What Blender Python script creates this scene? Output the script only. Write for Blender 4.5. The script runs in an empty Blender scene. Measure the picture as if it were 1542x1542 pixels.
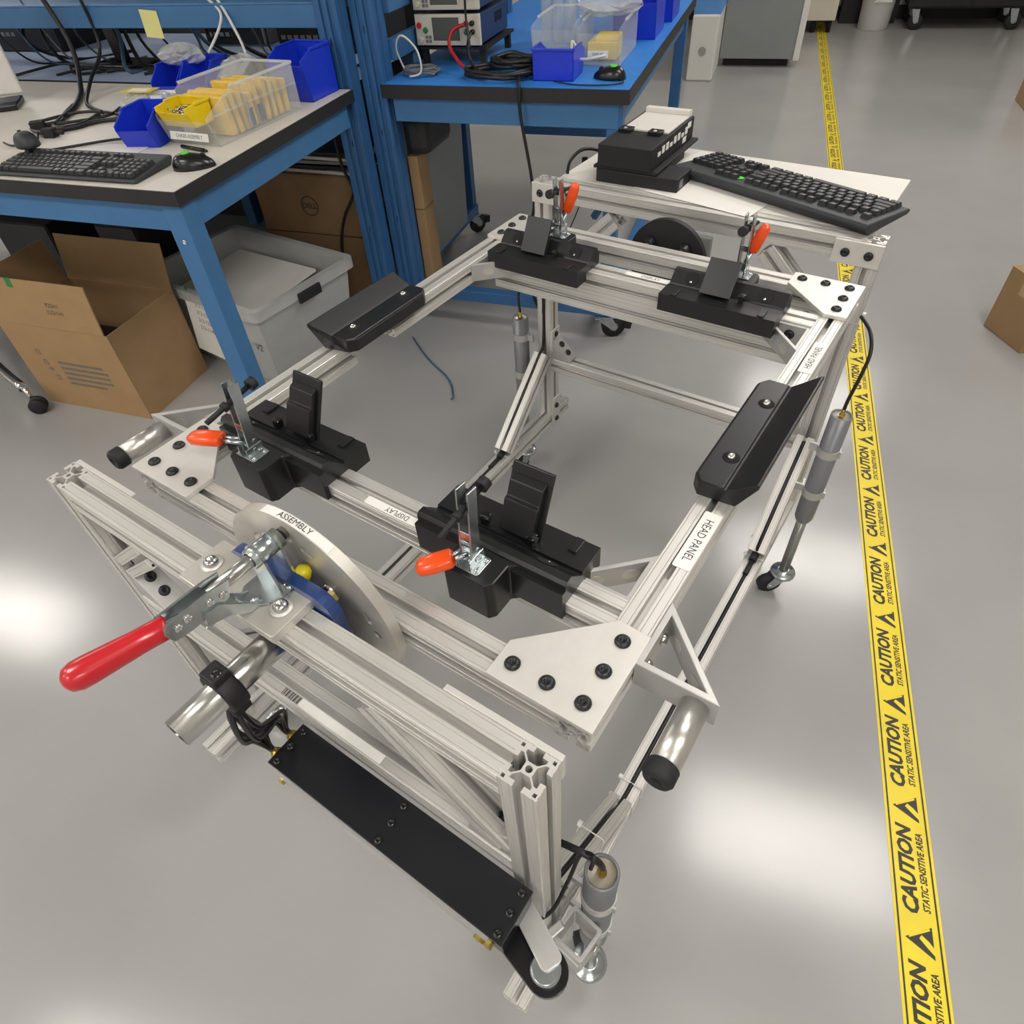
import bpy, bmesh, math, random
from mathutils import Matrix, Vector
R = math.radians
random.seed(7)
SC = bpy.context.scene
COL = SC.collection

# ------------------------------------------------------------------ camera
H0 = 0.88                      # stand top (and bench tops) above the floor
cam_d = bpy.data.cameras.new('camera'); cam = bpy.data.objects.new('camera', cam_d); COL.objects.link(cam)
CR = Matrix.Rotation(.64953, 4, 'Z') @ Matrix.Rotation(.77596, 4, 'X') @ Matrix.Rotation(-.077346, 4, 'Z')
cam.matrix_world = Matrix.Translation((.14372, -.18506, .55096 + H0)) @ CR
cam_d.sensor_width = 36; cam_d.lens = 989.08 / 1542 * 36; cam_d.clip_start = .02; cam_d.clip_end = 60
SC.camera = cam

# ------------------------------------------------------------------ world, view
W = bpy.data.worlds.new('world'); SC.world = W; W.use_nodes = True
W.node_tree.nodes['Background'].inputs[0].default_value = (.8, .85, .9, 1)
W.node_tree.nodes['Background'].inputs[1].default_value = .05
SC.view_settings.view_transform = 'Standard'; SC.view_settings.look = 'None'
SC.view_settings.gamma = 1; SC.view_settings.use_curve_mapping = False
SC.view_settings.exposure = 0.0
LIGHT = 17.0                   # strength of the ceiling troffers

# ------------------------------------------------------------------ materials
def lin(h):
    v = [int(h[i:i + 2], 16) / 255 for i in (0, 2, 4)]
    return tuple((c / 12.92 if c <= .04045 else ((c + .055) / 1.055) ** 2.4) for c in v) + (1,)
MATS = {}
def mat(name, hexcol, rough=.5, metal=0., var=.06, scale=30., bump=0., stretch=(1, 1, 1), emit=0., alpha=1., trans=0., coat=0., spec=.5, rvar=.0):
    m = bpy.data.materials.new(name); m.use_nodes = True
    nt = m.node_tree; b = nt.nodes['Principled BSDF']
    tc = nt.nodes.new('ShaderNodeTexCoord'); mp = nt.nodes.new('ShaderNodeMapping'); nz = nt.nodes.new('ShaderNodeTexNoise')
    mp.inputs['Scale'].default_value = stretch
    nz.inputs['Scale'].default_value = scale; nz.inputs['Detail'].default_value = 4
    nt.links.new(tc.outputs['Object'], mp.inputs[0]); nt.links.new(mp.outputs[0], nz.inputs['Vector'])
    rp = nt.nodes.new('ShaderNodeValToRGB'); c = lin(hexcol)
    rp.color_ramp.elements[0].position = .3; rp.color_ramp.elements[1].position = .7
    rp.color_ramp.elements[0].color = tuple(x * (1 - var) for x in c[:3]) + (1,)
    rp.color_ramp.elements[1].color = tuple(min(1, x * (1 + var)) for x in c[:3]) + (1,)
    nt.links.new(nz.outputs['Fac'], rp.inputs[0]); nt.links.new(rp.outputs[0], b.inputs['Base Color'])
    b.inputs['Roughness'].default_value = rough; b.inputs['Metallic'].default_value = metal
    b.inputs['Specular IOR Level'].default_value = spec
    if rvar:
        mr = nt.nodes.new('ShaderNodeMapRange'); mr.inputs[3].default_value = rough - rvar; mr.inputs[4].default_value = rough + rvar
        nt.links.new(nz.outputs['Fac'], mr.inputs[0]); nt.links.new(mr.outputs[0], b.inputs['Roughness'])
    if bump:
        bp = nt.nodes.new('ShaderNodeBump'); bp.inputs['Strength'].default_value = bump; bp.inputs['Distance'].default_value = .002
        nt.links.new(nz.outputs['Fac'], bp.inputs['Height']); nt.links.new(bp.outputs[0], b.inputs['Normal'])
    if emit:
        b.inputs['Emission Color'].default_value = c; b.inputs['Emission Strength'].default_value = emit
    b.inputs['Alpha'].default_value = alpha; b.inputs['Transmission Weight'].default_value = trans
    b.inputs['Coat Weight'].default_value = coat
    MATS[name] = m
    return m
mat('alu', 'd4d2ce', .46, .6, .02, 40, 0, (14, 14, .35), rvar=.02)
mat('alu_tube', 'cfcdc8', .34, .9, .02, 40, 0, (14, 14, .35))
mat('alu_plate', 'd6d3ce', .46, .45, .03, 60)
mat('alu_mill', 'cfccc4', .42, .6, .10, 26, .02)
mat('alu_bracket', 'bdbcba', .42, .6, .04, 40)
mat('zinc', 'b9c0c2', .24, .95, .14, 60, .03)
mat('steel', 'c4c4c0', .22, 1., .04, 30, 0, (1, 1, .1))
mat('chrome', 'd6d6d8', .1, 1., .03, 20)
mat('brass', 'b89a4a', .3, .95, .1, 60)
mat('gold_zinc', 'c9b46e', .3, .9, .1, 60)
mat('black_print', '17181a', .36, 0, .1, 220, .02, (1, 1, 6), spec=.5)
mat('black_gloss', '131416', .25, 0, .1, 40)
mat('black_bolt', '26282b', .38, .3, .1, 80)
mat('black_rubber', '1b1b1d', .7, 0, .1, 60)
mat('black_matte', '151516', .6, 0, .15, 40)
mat('dark_void', '0b0b0c', .8, 0, .1, 40)
mat('black_cable', '141416', .42, 0, .1, 60)
mat('grey_cable', '6c6f72', .45, 0, .1, 60)
mat('white_cable', 'cfcfca', .4, 0, .05, 60)
mat('red_cable', 'a3121c', .4, 0, .1, 60)
mat('blue_cable', '3d5c78', .4, 0, .1, 60)
mat('box_lid', '14161b', .3, 0, .12, 16)
mat('red_grip', 'bd1522', .28, 0, .06, 30, coat=.3)
mat('orange_grip', 'ee4f0e', .3, 0, .06, 30, coat=.3)
mat('act_grey', '76787b', .36, .25, .05, 30)
mat('rod_grey', '9a9b98', .3, .7, .08, 30)
mat('casting_blue', '1d3a72', .35, 0, .2, 60, .1, coat=.4)
mat('yellow_plastic', 'd6c61c', .4, 0, .06, 40)
mat('label_white', 'e6e5e1', .55, 0, .02, 40)
mat('print_ink', '2b2b2d', .6, 0, .05, 40)
mat('tie_white', 'd9d9d4', .45, 0, .04, 40)
mat('bench_blue', '3d6f9f', .45, 0, .05, 20, .02)
mat('column_blue', '2f5f91', .42, 0, .06, 20, .02)
mat('bench_white', 'd3cec6', .42, 0, .03, 18)
mat('bench_edge', '232223', .5, 0, .08, 40)
mat('esd_blue', '2f7fd2', .5, 0, .05, 30)
mat('far_top', 'b9cbec', .5, 0, .05, 20)  # pale blue top, with bluish light raised into its colour
mat('bin_blue', '1a37c8', .32, 0, .05, 30)
mat('bin_yellow', 'e8c918', .35, 0, .05, 30)
mat('contents_yellow', 'e3bf55', .6, 0, .12, 30)
mat('clear_plastic', 'dfe3e2', .2, 0, .03, 30, alpha=.2)
mat('clear_edge', 'e4e8e6', .25, 0, .03, 30, alpha=.5)
mat('tote_plastic', 'c9cccb', .28, 0, .04, 20, alpha=.55)
mat('bag_film', 'd5d8d6', .12, 0, .1, 40, .6, alpha=.4)
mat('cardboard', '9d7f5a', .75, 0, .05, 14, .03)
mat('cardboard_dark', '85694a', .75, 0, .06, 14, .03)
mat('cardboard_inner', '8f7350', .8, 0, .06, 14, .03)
mat('box_tape', 'b59a78', .3, 0, .04, 30)
mat('paper', 'dddbd6', .6, 0, .015, 30)
mat('foam_white', 'cfccc6', .55, 0, .02, 20)
mat('sticky', 'e0dc92', .6, 0, .03, 30)
mat('green_dot', '52d025', .5, 0, .03, 30)
mat('kb_body', '2b2f33', .5, 0, .06, 40)
mat('kb_key', '202226', .45, 0, .08, 80)
mat('key_legend', '8f9092', .5, 0, .02, 40)
mat('psu_face', 'c6c2b4', .5, 0, .03, 30)
mat('psu_case', '20355f', .45, .1, .06, 30)
mat('screen', '4c5351', .15, 0, .08, 8)
mat('machine_grey', '8a8d8c', .45, .2, .03, 14)
mat('machine_white', 'd8d6d0', .5, 0, .02, 14)
mat('machine_blue', '5a93d2', .5, 0, .03, 14)
mat('beige', 'cfc8ba', .55, 0, .03, 14)
mat('can_white', 'dedcd6', .4, 0, .02, 14)
mat('tape_yellow', 'e5cd1c', .42, 0, .06, 18, .02)
mat('tape_black', '2a2618', .5, 0, .25, 40)
mat('wall_paint', 'd2d0cb', .7, 0, .02, 6)
mat('ceiling_tile', 'e6e5e1', .85, 0, .03, 60)
mat('baseboard_black', '1c1c1e', .5, 0, .05, 20)
mat('lamp_diffuser', 'fffaf3', .5, 0, 0, 20, emit=LIGHT)
mat('lamp_frame', 'e4e4e2', .5, 0, .02, 20)
mat('black_vinyl', '1d1d20', .55, 0, .1, 20)

def floor_material():
    m = bpy.data.materials.new('epoxy_floor'); m.use_nodes = True; nt = m.node_tree; b = nt.nodes['Principled BSDF']
    N = nt.nodes.new; L = nt.links.new
    tc = N('ShaderNodeTexCoord')
    n1 = N('ShaderNodeTexNoise'); n1.inputs['Scale'].default_value = 1.3; n1.inputs['Detail'].default_value = 6
    n2 = N('ShaderNodeTexNoise'); n2.inputs['Scale'].default_value = 5; n2.inputs['Detail'].default_value = 2
    mp = N('ShaderNodeMapping'); mp.inputs['Scale'].default_value = (1, 14, 1); mp.inputs['Rotation'].default_value = (0, 0, .5)
    n3 = N('ShaderNodeTexNoise'); n3.inputs['Scale'].default_value = 7; n3.inputs['Detail'].default_value = 8
    L(tc.outputs['Object'], n1.inputs[0]); L(tc.outputs['Object'], n2.inputs[0]); L(tc.outputs['Object'], mp.inputs[0]); L(mp.outputs[0], n3.inputs[0])
    r1 = N('ShaderNodeValToRGB'); r1.color_ramp.elements[0].color = lin('989796'); r1.color_ramp.elements[1].color = lin('a3a2a0')
    r1.color_ramp.elements[0].position = .3; r1.color_ramp.elements[1].position = .7
    L(n1.outputs['Fac'], r1.inputs[0])
    r3 = N('ShaderNodeValToRGB'); r3.color_ramp.elements[0].color = (.93, .93, .93, 1); r3.color_ramp.elements[1].color = (1, 1, 1, 1)
    r3.color_ramp.elements[0].position = .2; r3.color_ramp.elements[1].position = .5
    L(n3.outputs['Fac'], r3.inputs[0])
    mx = N('ShaderNodeMix'); mx.data_type = 'RGBA'; mx.blend_type = 'MULTIPLY'; mx.inputs[0].default_value = .25
    L(r1.outputs[0], mx.inputs[6]); L(r3.outputs[0], mx.inputs[7]); L(mx.outputs[2], b.inputs['Base Color'])
    mr = N('ShaderNodeMapRange'); mr.inputs[3].default_value = .15; mr.inputs[4].default_value = .21
    L(n2.outputs['Fac'], mr.inputs[0]); L(mr.outputs[0], b.inputs['Roughness'])
    bp = N('ShaderNodeBump'); bp.inputs['Strength'].default_value = .05; bp.inputs['Distance'].default_value = .004
    L(n1.outputs['Fac'], bp.inputs['Height']); L(bp.outputs[0], b.inputs['Normal'])
    b.inputs['Specular IOR Level'].default_value = .5
    MATS['epoxy_floor'] = m
floor_material()

# ------------------------------------------------------------------ mesh building
WM = {}                                   # world matrix of every object made here
STAND = Matrix.Translation((0, 0, H0))    # stand coordinates: z measured from the stand's top
TH = R(16)
ROOM = Matrix.Translation((-1.493, .719, 0)) @ Matrix.Rotation(TH, 4, 'Z')   # room coordinates u, v, z(floor = 0)

def aim(p0, p1, up=(0, 0, 1)):
    """matrix with local z from p0 to p1, local y as near `up` as can be"""
    p0 = Vector(p0); z = (Vector(p1) - p0).normalized(); u = Vector(up)
    if abs(z.dot(u)) > .999: u = Vector((0, 1, 0)) if abs(z.y) < .9 else Vector((1, 0, 0))
    x = u.cross(z).normalized(); y = z.cross(x)
    return Matrix(((x.x, y.x, z.x, p0.x), (x.y, y.y, z.y, p0.y), (x.z, y.z, z.z, p0.z), (0, 0, 0, 1)))

class G:
    def __init__(s): s.v = []; s.f = []; s.sm = []
    def add(s, vs, fs, smooth=False, M=None):
        o = len(s.v)
        s.v += [tuple((M @ Vector(p)) if M else p) for p in vs]
        s.f += [tuple(i + o for i in f) for f in fs]; s.sm += [smooth] * len(fs)
        return s
    def box(s, a, b, M=None):
        (x0, y0, z0), (x1, y1, z1) = a, b
        vs = [(x0, y0, z0), (x1, y0, z0), (x1, y1, z0), (x0, y1, z0), (x0, y0, z1), (x1, y0, z1), (x1, y1, z1), (x0, y1, z1)]
        return s.add(vs, [(3, 2, 1, 0), (4, 5, 6, 7), (0, 1, 5, 4), (1, 2, 6, 5), (2, 3, 7, 6), (3, 0, 4, 7)], False, M)
    def frustum(s, a, b, M=None):
        """bottom rectangle a=(x0,y0,x1,y1,z), top rectangle b"""
        vs = []
        for (x0, y0, x1, y1, z) in (a, b): vs += [(x0, y0, z), (x1, y0, z), (x1, y1, z), (x0, y1, z)]
        return s.add(vs, [(3, 2, 1, 0), (4, 5, 6, 7), (0, 1, 5, 4), (1, 2, 6, 5), (2, 3, 7, 6), (3, 0, 4, 7)], False, M)
    def cyl(s, p0, p1, r, r1=None, n=20, cap=True):
        r1 = r if r1 is None else r1; M = aim(p0, p1); L = (Vector(p1) - Vector(p0)).length
        return s.lathe([(r, 0), (r1, L)], M, n, cap)
    def lathe(s, prof, M=None, n=24, cap=True):
        vs = []; fs = []; k = len(prof)
        for r, z in prof:
            for i in range(n):
                a = 2 * math.pi * i / n; vs.append((r * math.cos(a), r * math.sin(a), z))
        for j in range(k - 1):
            for i in range(n): fs.append((j * n + i, j * n + (i + 1) % n, (j + 1) * n + (i + 1) % n, (j + 1) * n + i))
        s.add(vs, fs, True, M)
        if cap:
            o = len(s.v) - len(vs)
            if prof[0][0] > 1e-6: s.f.append(tuple(o + i for i in range(n))[::-1]); s.sm.append(False)
            if prof[-1][0] > 1e-6: s.f.append(tuple(o + (k - 1) * n + i for i in range(n))); s.sm.append(False)
        return s
    def tube(s, pts, r, n=8, sub=5, M=None):
        P = [Vector(p) for p in pts]
        if sub > 1 and len(P) > 2:
            Q = []
            for i in range(len(P) - 1):
                a, b, c, d = P[max(i - 1, 0)], P[i], P[i + 1], P[min(i + 2, len(P) - 1)]
                for j in range(sub):
                    t = j / sub
                    Q.append(.5 * ((2 * b) + (c - a) * t + (2 * a - 5 * b + 4 * c - d) * t * t + (3 * b - a - 3 * c + d) * t ** 3))
            Q.append(P[-1]); P = Q
        vs = []; fs = []; up = Vector((.13, .21, .97))
        for i, p in enumerate(P):
            t = (P[min(i + 1, len(P) - 1)] - P[max(i - 1, 0)])
            t = t.normalized() if t.length > 1e-9 else Vector((0, 0, 1))
            x = up - t * up.dot(t)
            if x.length < .05: x = Vector((1, 0, 0)) - t * t.x
            x.normalize(); up = x; y = t.cross(x)
            for k in range(n):
                a = 2 * math.pi * k / n; vs.append(tuple(p + (x * math.cos(a) + y * math.sin(a)) * r))
        for i in range(len(P) - 1):
            for k in range(n): fs.append((i * n + k, i * n + (k + 1) % n, (i + 1) * n + (k + 1) % n, (i + 1) * n + k))
        s.add(vs, fs, True, M)
        o = len(s.v) - len(vs)
        s.f.append(tuple(o + k for k in range(n))[::-1]); s.f.append(tuple(o + len(vs) - n + k for k in range(n))); s.sm += [False, False]
        return s
    def prism(s, poly, z0, z1, M=None):
        n = len(poly); vs = [(x, y, z0) for x, y in poly] + [(x, y, z1) for x, y in poly]
        fs = [tuple(range(n))[::-1], tuple(range(n, 2 * n))] + [(i, (i + 1) % n, n + (i + 1) % n, n + i) for i in range(n)]
        return s.add(vs, fs, False, M)
    def ring(s, outer, inner, z0, z1, M=None):
        n = len(outer)
        vs = [(x, y, z) for z in (z0, z1) for P in (outer, inner) for x, y in P]; fs = []
        for i in range(n):
            j = (i + 1) % n
            fs += [(i, j, n + j, n + i)[::-1], (2 * n + i, 2 * n + j, 3 * n + j, 3 * n + i), (i, j, 2 * n + j, 2 * n + i), (n + j, n + i, 3 * n + i, 3 * n + j)]
        return s.add(vs, fs, False, M)
    def sheet(s, poly, t, M=None): return s.prism(poly, 0, t, M)
    def mesh(s, name):
        m = bpy.data.meshes.new(name); m.from_pydata(s.v, [], s.f); m.update()
        m.polygons.foreach_set('use_smooth', s.sm)
        return m

def link(name, data, M, parent=None):
    o = bpy.data.objects.new(name, data); COL.objects.link(o); WM[o] = M
    if parent is not None:
        o.parent = parent; o.matrix_basis = WM[parent].inverted() @ M
    else: o.matrix_basis = M
    return o
def obj(name, g, m, parent=None, F=STAND, bev=0, seg=2):
    me = g.mesh(name) if isinstance(g, G) else g
    if not me.materials: me.materials.append(MATS[m])
    o = link(name, me, F, parent)
    if bev:
        b = o.modifiers.new('bevel', 'BEVEL'); b.width = bev; b.segments = seg; b.limit_method = 'ANGLE'; b.angle_limit = R(35); b.harden_normals = False
    return o
def tag(o, label, cat, group=None, kind=None):
    if label: o['label'] = label
    if cat: o['category'] = cat
    if group: o['group'] = group
    if kind: o['kind'] = kind
    return o
def thing(name, label, cat, M, group=None): return tag(link(name, None, M), label, cat, group)
def struct(name, g, m, F, label=None): return tag(obj(name, g, m, None, F), label, None, None, 'structure')
def T(x, y, z, rz=0): return Matrix.Translation((x, y, z)) @ Matrix.Rotation(rz, 4, 'Z')
def room(u, v, z, rz=0): return ROOM @ T(u, v, z, rz)
def stand(x, y, z, rz=0): return STAND @ T(x, y, z, rz)

def filled(outer, holes, t):
    """flat plate with real holes, thickness t along +z, as mesh"""
    c = bpy.data.curves.new('c', 'CURVE'); c.dimensions = '2D'; c.fill_mode = 'BOTH'; c.extrude = t / 2
    for poly in [outer] + holes:
        sp = c.splines.new('POLY'); sp.points.add(len(poly) - 1)
        for p, (x, y) in zip(sp.points, poly): p.co = (x, y, 0, 1)
        sp.use_cyclic_u = True
    ob = bpy.data.objects.new('c', c); me = bpy.data.meshes.new_from_object(ob)
    for v in me.vertices: v.co.z += t / 2
    me.polygons.foreach_set('use_smooth', [False] * len(me.polygons))
    bpy.data.objects.remove(ob); bpy.data.curves.remove(c)
    me.materials.clear()
    return me
def addmesh(g, me, M):
    g.add([tuple(v.co) for v in me.vertices], [tuple(p.vertices) for p in me.polygons], False, M)
    return g
def circle(cx, cy, r, n=24): return [(cx + r * math.cos(2 * math.pi * i / n), cy + r * math.sin(2 * math.pi * i / n)) for i in range(n)]
def oval(cx, cy, a, b, rot=0, n=20):
    P = [(a * math.cos(2 * math.pi * i / n), b * math.sin(2 * math.pi * i / n)) for i in range(n)]
    c, s_ = math.cos(rot), math.sin(rot); return [(cx + x * c - y * s_, cy + x * s_ + y * c) for x, y in P]
def slot(cx, cy, L, w, rot=0):
    P = []
    for i in range(9): a = -math.pi / 2 + math.pi * i / 8; P.append((L / 2 + w * math.cos(a), w * math.sin(a)))
    for i in range(9): a = math.pi / 2 + math.pi * i / 8; P.append((-L / 2 + w * math.cos(a), w * math.sin(a)))
    c, s_ = math.cos(rot), math.sin(rot); return [(cx + x * c - y * s_, cy + x * s_ + y * c) for x, y in P]
def rrect(x0, y0, x1, y1, r, n=4):
    P = []
    for cx, cy, a0 in ((x1 - r, y1 - r, 0), (x0 + r, y1 - r, 90), (x0 + r, y0 + r, 180), (x1 - r, y0 + r, 270)):
        for i in range(n + 1): a = R(a0 + 90 * i / n); P.append((cx + r * math.cos(a), cy + r * math.sin(a)))
    return P
TXT = {}
def text_mesh(s, size, bold=0., shear=0., align='CENTER', narrow=1.):
    k = (s, size, bold, shear, align, narrow)
    if k in TXT: return TXT[k]
    c = bpy.data.curves.new('t', 'FONT'); c.body = s; c.size = size; c.align_x = align; c.align_y = 'CENTER'; c.offset = bold; c.shear = shear; c.resolution_u = 2
    ob = bpy.data.objects.new('t', c); me = bpy.data.meshes.new_from_object(ob)
    bpy.data.objects.remove(ob); bpy.data.curves.remove(c); me.materials.clear()
    if narrow != 1:
        for v in me.vertices: v.co.x *= narrow
    TXT[k] = me; return me
def text(s, size, M, parent, m='print_ink', **k):
    me = text_mesh(s, size, **k)
    if not me.materials: me.materials.append(MATS[m])
    return link('lettering', me, M, parent)

# T-slot extrusion ---------------------------------------------------
def tslot(w, h):
    """outline of a T-slot profile w x h (multiples of .04), with fine grooves"""
    q = .04; P = []
    def side(n):
        out = []
        for k in range(n):
            c = -n * q / 2 + q / 2 + k * q
            for g in (-.0165, -.0078):
                out += [(c + g - .0005, 0), (c + g, -.0009), (c + g + .0005, 0)]
            out += [(c - .0043, 0), (c - .0047, -.0055), (c - .0104, -.0055), (c - .0104, -.0085), (c - .0047, -.0143),
                    (c + .0047, -.0143), (c + .0104, -.0085), (c + .0104, -.0055), (c + .0047, -.0055), (c + .0043, 0)]
            for g in (.0078, .0165):
                out += [(c + g - .0005, 0), (c + g, -.0009), (c + g + .0005, 0)]
        return out
    nw, nh = round(w / q), round(h / q); r = .0008
    for (x, d) in side(nw): P.append((x, -h / 2 - d))
    P.append((w / 2 - r, -h / 2)); P.append((w / 2, -h / 2 + r))
    for (x, d) in side(nh): P.append((w / 2 + d, x))
    P.append((w / 2, h / 2 - r)); P.append((w / 2 - r, h / 2))
    for (x, d) in side(nw): P.append((-x, h / 2 + d))
    P.append((-w / 2 + r, h / 2)); P.append((-w / 2, h / 2 - r))
    for (x, d) in side(nh): P.append((-w / 2 - d, -x))
    P.append((-w / 2, -h / 2 + r)); P.append((-w / 2 + r, -h / 2))
    holes = []
    for i in range(nw):
        for j in range(nh):
            cx, cy = -w / 2 + q / 2 + i * q, -h / 2 + q / 2 + j * q
            holes.append(circle(cx, cy, .0034, 12))
            for sx in (-1, 1):
                for sy in (-1, 1):
                    if (0 < cx + sx * .03 < w / 2) and nw > 1: continue
                    holes.append([(cx + sx * .016 + a, cy + sy * .016 + b) for a, b in ((-.0017, -.0017), (.0017, -.0017), (.0017, .0017), (-.0017, .0017))])
    return P, holes
RAILS = {}
def rail(name, p0, p1, parent, up=(0, 0, 1), h=.04):
    L = round((Vector(p1) - Vector(p0)).length, 4); k = (L, h)
    if k not in RAILS:
        P, hl = tslot(.04, h); RAILS[k] = filled(P, hl, L); RAILS[k].name = name; RAILS[k].materials.append(MATS['alu'])
    return link(name, RAILS[k], STAND @ aim(p0, p1, up), parent)

# shared small hardware ------------------------------------------------
def bolt_mesh(m, r=.0085, hh=.0048):
    g = G(); g.lathe([(r * .98, 0), (r, .0012), (r * .9, hh * .62), (r * .62, hh), (r * .34, hh), (r * .3, hh * .35), (0, hh * .35)], None, 18)
    me = g.mesh('bolt'); me.materials.append(MATS[m]); return me
BOLT = bolt_mesh('black_bolt'); BOLT_S = bolt_mesh('steel', .0075, .006); BOLT_Z = bolt_mesh('chrome', .0042, .0022); BOLT_K = bolt_mesh('black_gloss', .0052, .0028)
HEX = G().prism([(.008 * math.cos(R(60 * i)), .008 * math.sin(R(60 * i))) for i in range(6)], 0, .009).mesh('hex_bolt'); HEX.materials.append(MATS['gold_zinc'])
def bolt(parent, p, n=(0, 0, 1), me=None, F=STAND, s=1., name='bolt'):
    M = F @ aim(p, Vector(p) + Vector(n)) @ Matrix.Scale(s, 4)
    return link(name, me or BOLT, M, parent)
def washer(parent, p, n, r, m='alu_plate', F=STAND):
    return obj('washer', G().lathe([(r, 0), (r, .0018), (r * .5, .0018)], None, 20, True), m, parent, F @ aim(p, Vector(p) + Vector(n)))
def tie(parent, c, n, a, b, m='tie_white', F=STAND):
    """cable tie: rectangular band a x b around an axis n, with its head"""
    M = aim(c, Vector(c) + Vector(n)); r = .0012
    P = rrect(-a, -b, a, b, .004, 3); P.append(P[0])
    g = G().tube([M @ Vector((x, y, 0)) for x, y in P], r, 5, 1)
    g.box((a - .003, b - .002, -.003), (a + .004, b + .006, .003), M)
    return obj('cable_tie', g, m, parent, F)

# ================================================================== the room
UL, UR, VN, VF, HC = -7.0, 5.2, -5.0, 7.45, 2.9
struct('floor', G().box((UL, VN, -.1), (UR, VF, 0)), 'epoxy_floor', ROOM, 'glossy pale grey epoxy floor')
ceil = struct('ceiling', G().box((UL, VN, HC), (UR, VF, HC + .1)), 'ceiling_tile', ROOM)
struct('wall_back', G().box((UL, VF, 0), (UR, VF + .1, HC)), 'wall_paint', ROOM)
struct('wall_front', G().box((UL, VN - .1, 0), (UR, VN, HC)), 'wall_paint', ROOM)
struct('wall_left', G().box((UL - .1, VN, 0), (UL, VF, HC)), 'wall_paint', ROOM)
struct('wall_right', G().box((UR, VN, 0), (UR + .1, VF, HC)), 'wall_paint', ROOM)
struct('baseboard_back', G().box((UL, VF - .012, 0), (UR, VF, .11)), 'baseboard_black', ROOM)
k = 0
for u, vv in ((-3.83, (-4.2, -1.9, .4, 2.7, 5.0)), (2.27, (-4.2, -1.9, .4, 2.7, 5.0)), (-.78, (-4.2, -1.9))):  # middle pair is added out of view to brighten the left foreground
    for v in vv:
        t = thing('ceiling_light', 'recessed ceiling troffer in the %s row, %s from the front' % ('left' if u < -2 else 'right' if u > 0 else 'middle', ('first', 'second', 'third', 'fourth', 'fifth')[k % 5]), 'ceiling light', room(u, v, HC - .03), 'ceiling troffers')
        F = WM[t]
        obj('diffuser', G().box((-.60, -.28, 0), (.60, .28, .012)), 'lamp_diffuser', t, F)
        obj('frame', G().ring([(-.64, -.32), (.64, -.32), (.64, .32), (-.64, .32)], [(-.6, -.28), (.6, -.28), (.6, .28), (-.6, .28)], 0, .03), 'lamp_frame', t, F)
        k += 1

# caution tape -------------------------------------------------------
TA = math.atan(.0235)
TF = ROOM @ Matrix.Translation((1.848, 0, 0)) @ Matrix.Rotation(TA, 4, 'Z')      # tape frame: y along the tape
tp = thing('floor_tape', 'yellow static caution tape running along the grey floor', 'floor tape', TF)
obj('tape_strip', G().box((-.040, -2.2, 0), (.040, 7.3, .0006)), 'tape_yellow', tp, TF)
for x in (-.0335, .0335):
    obj('border_line', G().box((x - .0016, -2.2, .0006), (x + .0016, 7.3, .0009)), 'tape_black', tp, TF)
tri = G().prism([(0, .034), (-.034, -.026), (.034, -.026)], 0, .0003)
hand = G()
hand.prism([(-.026, -.027), (-.012, -.012), (.004, .004), (.012, -.002), (.002, -.016), (-.010, -.027)], .0003, .0005)
hand.prism([(.0, .026), (.005, .026), (.030, -.020), (.026, -.022)], .0003, .0005)
TRI = tri.mesh('caution_triangle'); TRI.materials.append(MATS['tape_black'])
HND = hand.mesh('hand_symbol'); HND.materials.append(MATS['tape_yellow'])
RT = Matrix.Rotation(R(90), 4, 'Z')
for i in range(-5, 33):
    vc = -.609 + .2425 * i
    o = link('caution_triangle', TRI, TF @ Matrix.Translation((.002, vc, .0006)) @ RT @ Matrix.Scale(.78, 4), tp)
    link('hand_symbol', HND, WM[o] @ Matrix.Translation((0, 0, 0)), o)
    text('CAUTION', .0365, TF @ Matrix.Translation((-.008, vc - .121, .0007)) @ RT, tp, 'tape_black', bold=.0016, shear=.25, narrow=.98)
    text('STATIC SENSITIVE AREA', .0165, TF @ Matrix.Translation((.0185, vc - .121, .0007)) @ RT, tp, 'tape_black', bold=.0006, shear=.25, narrow=.82)

# ================================================================== the stand
ST = thing('fixture_stand', 'silver aluminium extrusion stand on lifting casters, in the middle of the floor', 'stand', stand(-.36, .59, -H0))
XL, YF, ZB = -.722, 1.182, -.66
for x, y in ((0, 0), (XL, 0), (0, YF), (XL, YF)):
    rail('post', (x, y, ZB), (x, y, 0), ST, (0, 1, 0))
for y in (0, YF): rail('top_beam', (XL + .02, y, -.02), (-.02, y, -.02), ST)
rail('lower_beam', (XL + .02, 0, -.245), (-.02, 0, -.245), ST)
rail('lower_beam', (XL + .02, YF, -.485), (-.02, YF, -.485), ST)
for x in (0, XL): rail('base_rail', (x, -.085, ZB - .02), (x, 1.262, ZB - .02), ST)
for x in (0, XL):                                    # braces in the side planes
    rail('brace', (x, .03, -.455), (x, .245, -.645), ST, (0, 1, 1))
    rail('brace', (x, YF - .03, -.455), (x, YF - .245, -.645), ST, (0, -1, 1))
for y, zb in ((0, -.235), (YF, -.25)):               # braces in the end planes
    rail('brace', (-.19, y, -.055), (-.03, y, -.205), ST, (0, 1, 0))
    rail('brace', (XL + (.15 if y == 0 else .19), y, -.055), (XL + .035, y, -.148 if y == 0 else -.205), ST, (0, 1, 0))

def plate(name, poly, z0, z1, M, parent, bolts=(), me=None, m='alu_plate', bev=.0008, bname='bolt'):
    o = obj(name, G().prism(poly, z0, z1), m, parent, STAND @ M, bev)
    for (x, y) in bolts: link(bname, me or BOLT, WM[o] @ Matrix.Translation((x, y, z1)), o)
    return o
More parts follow.
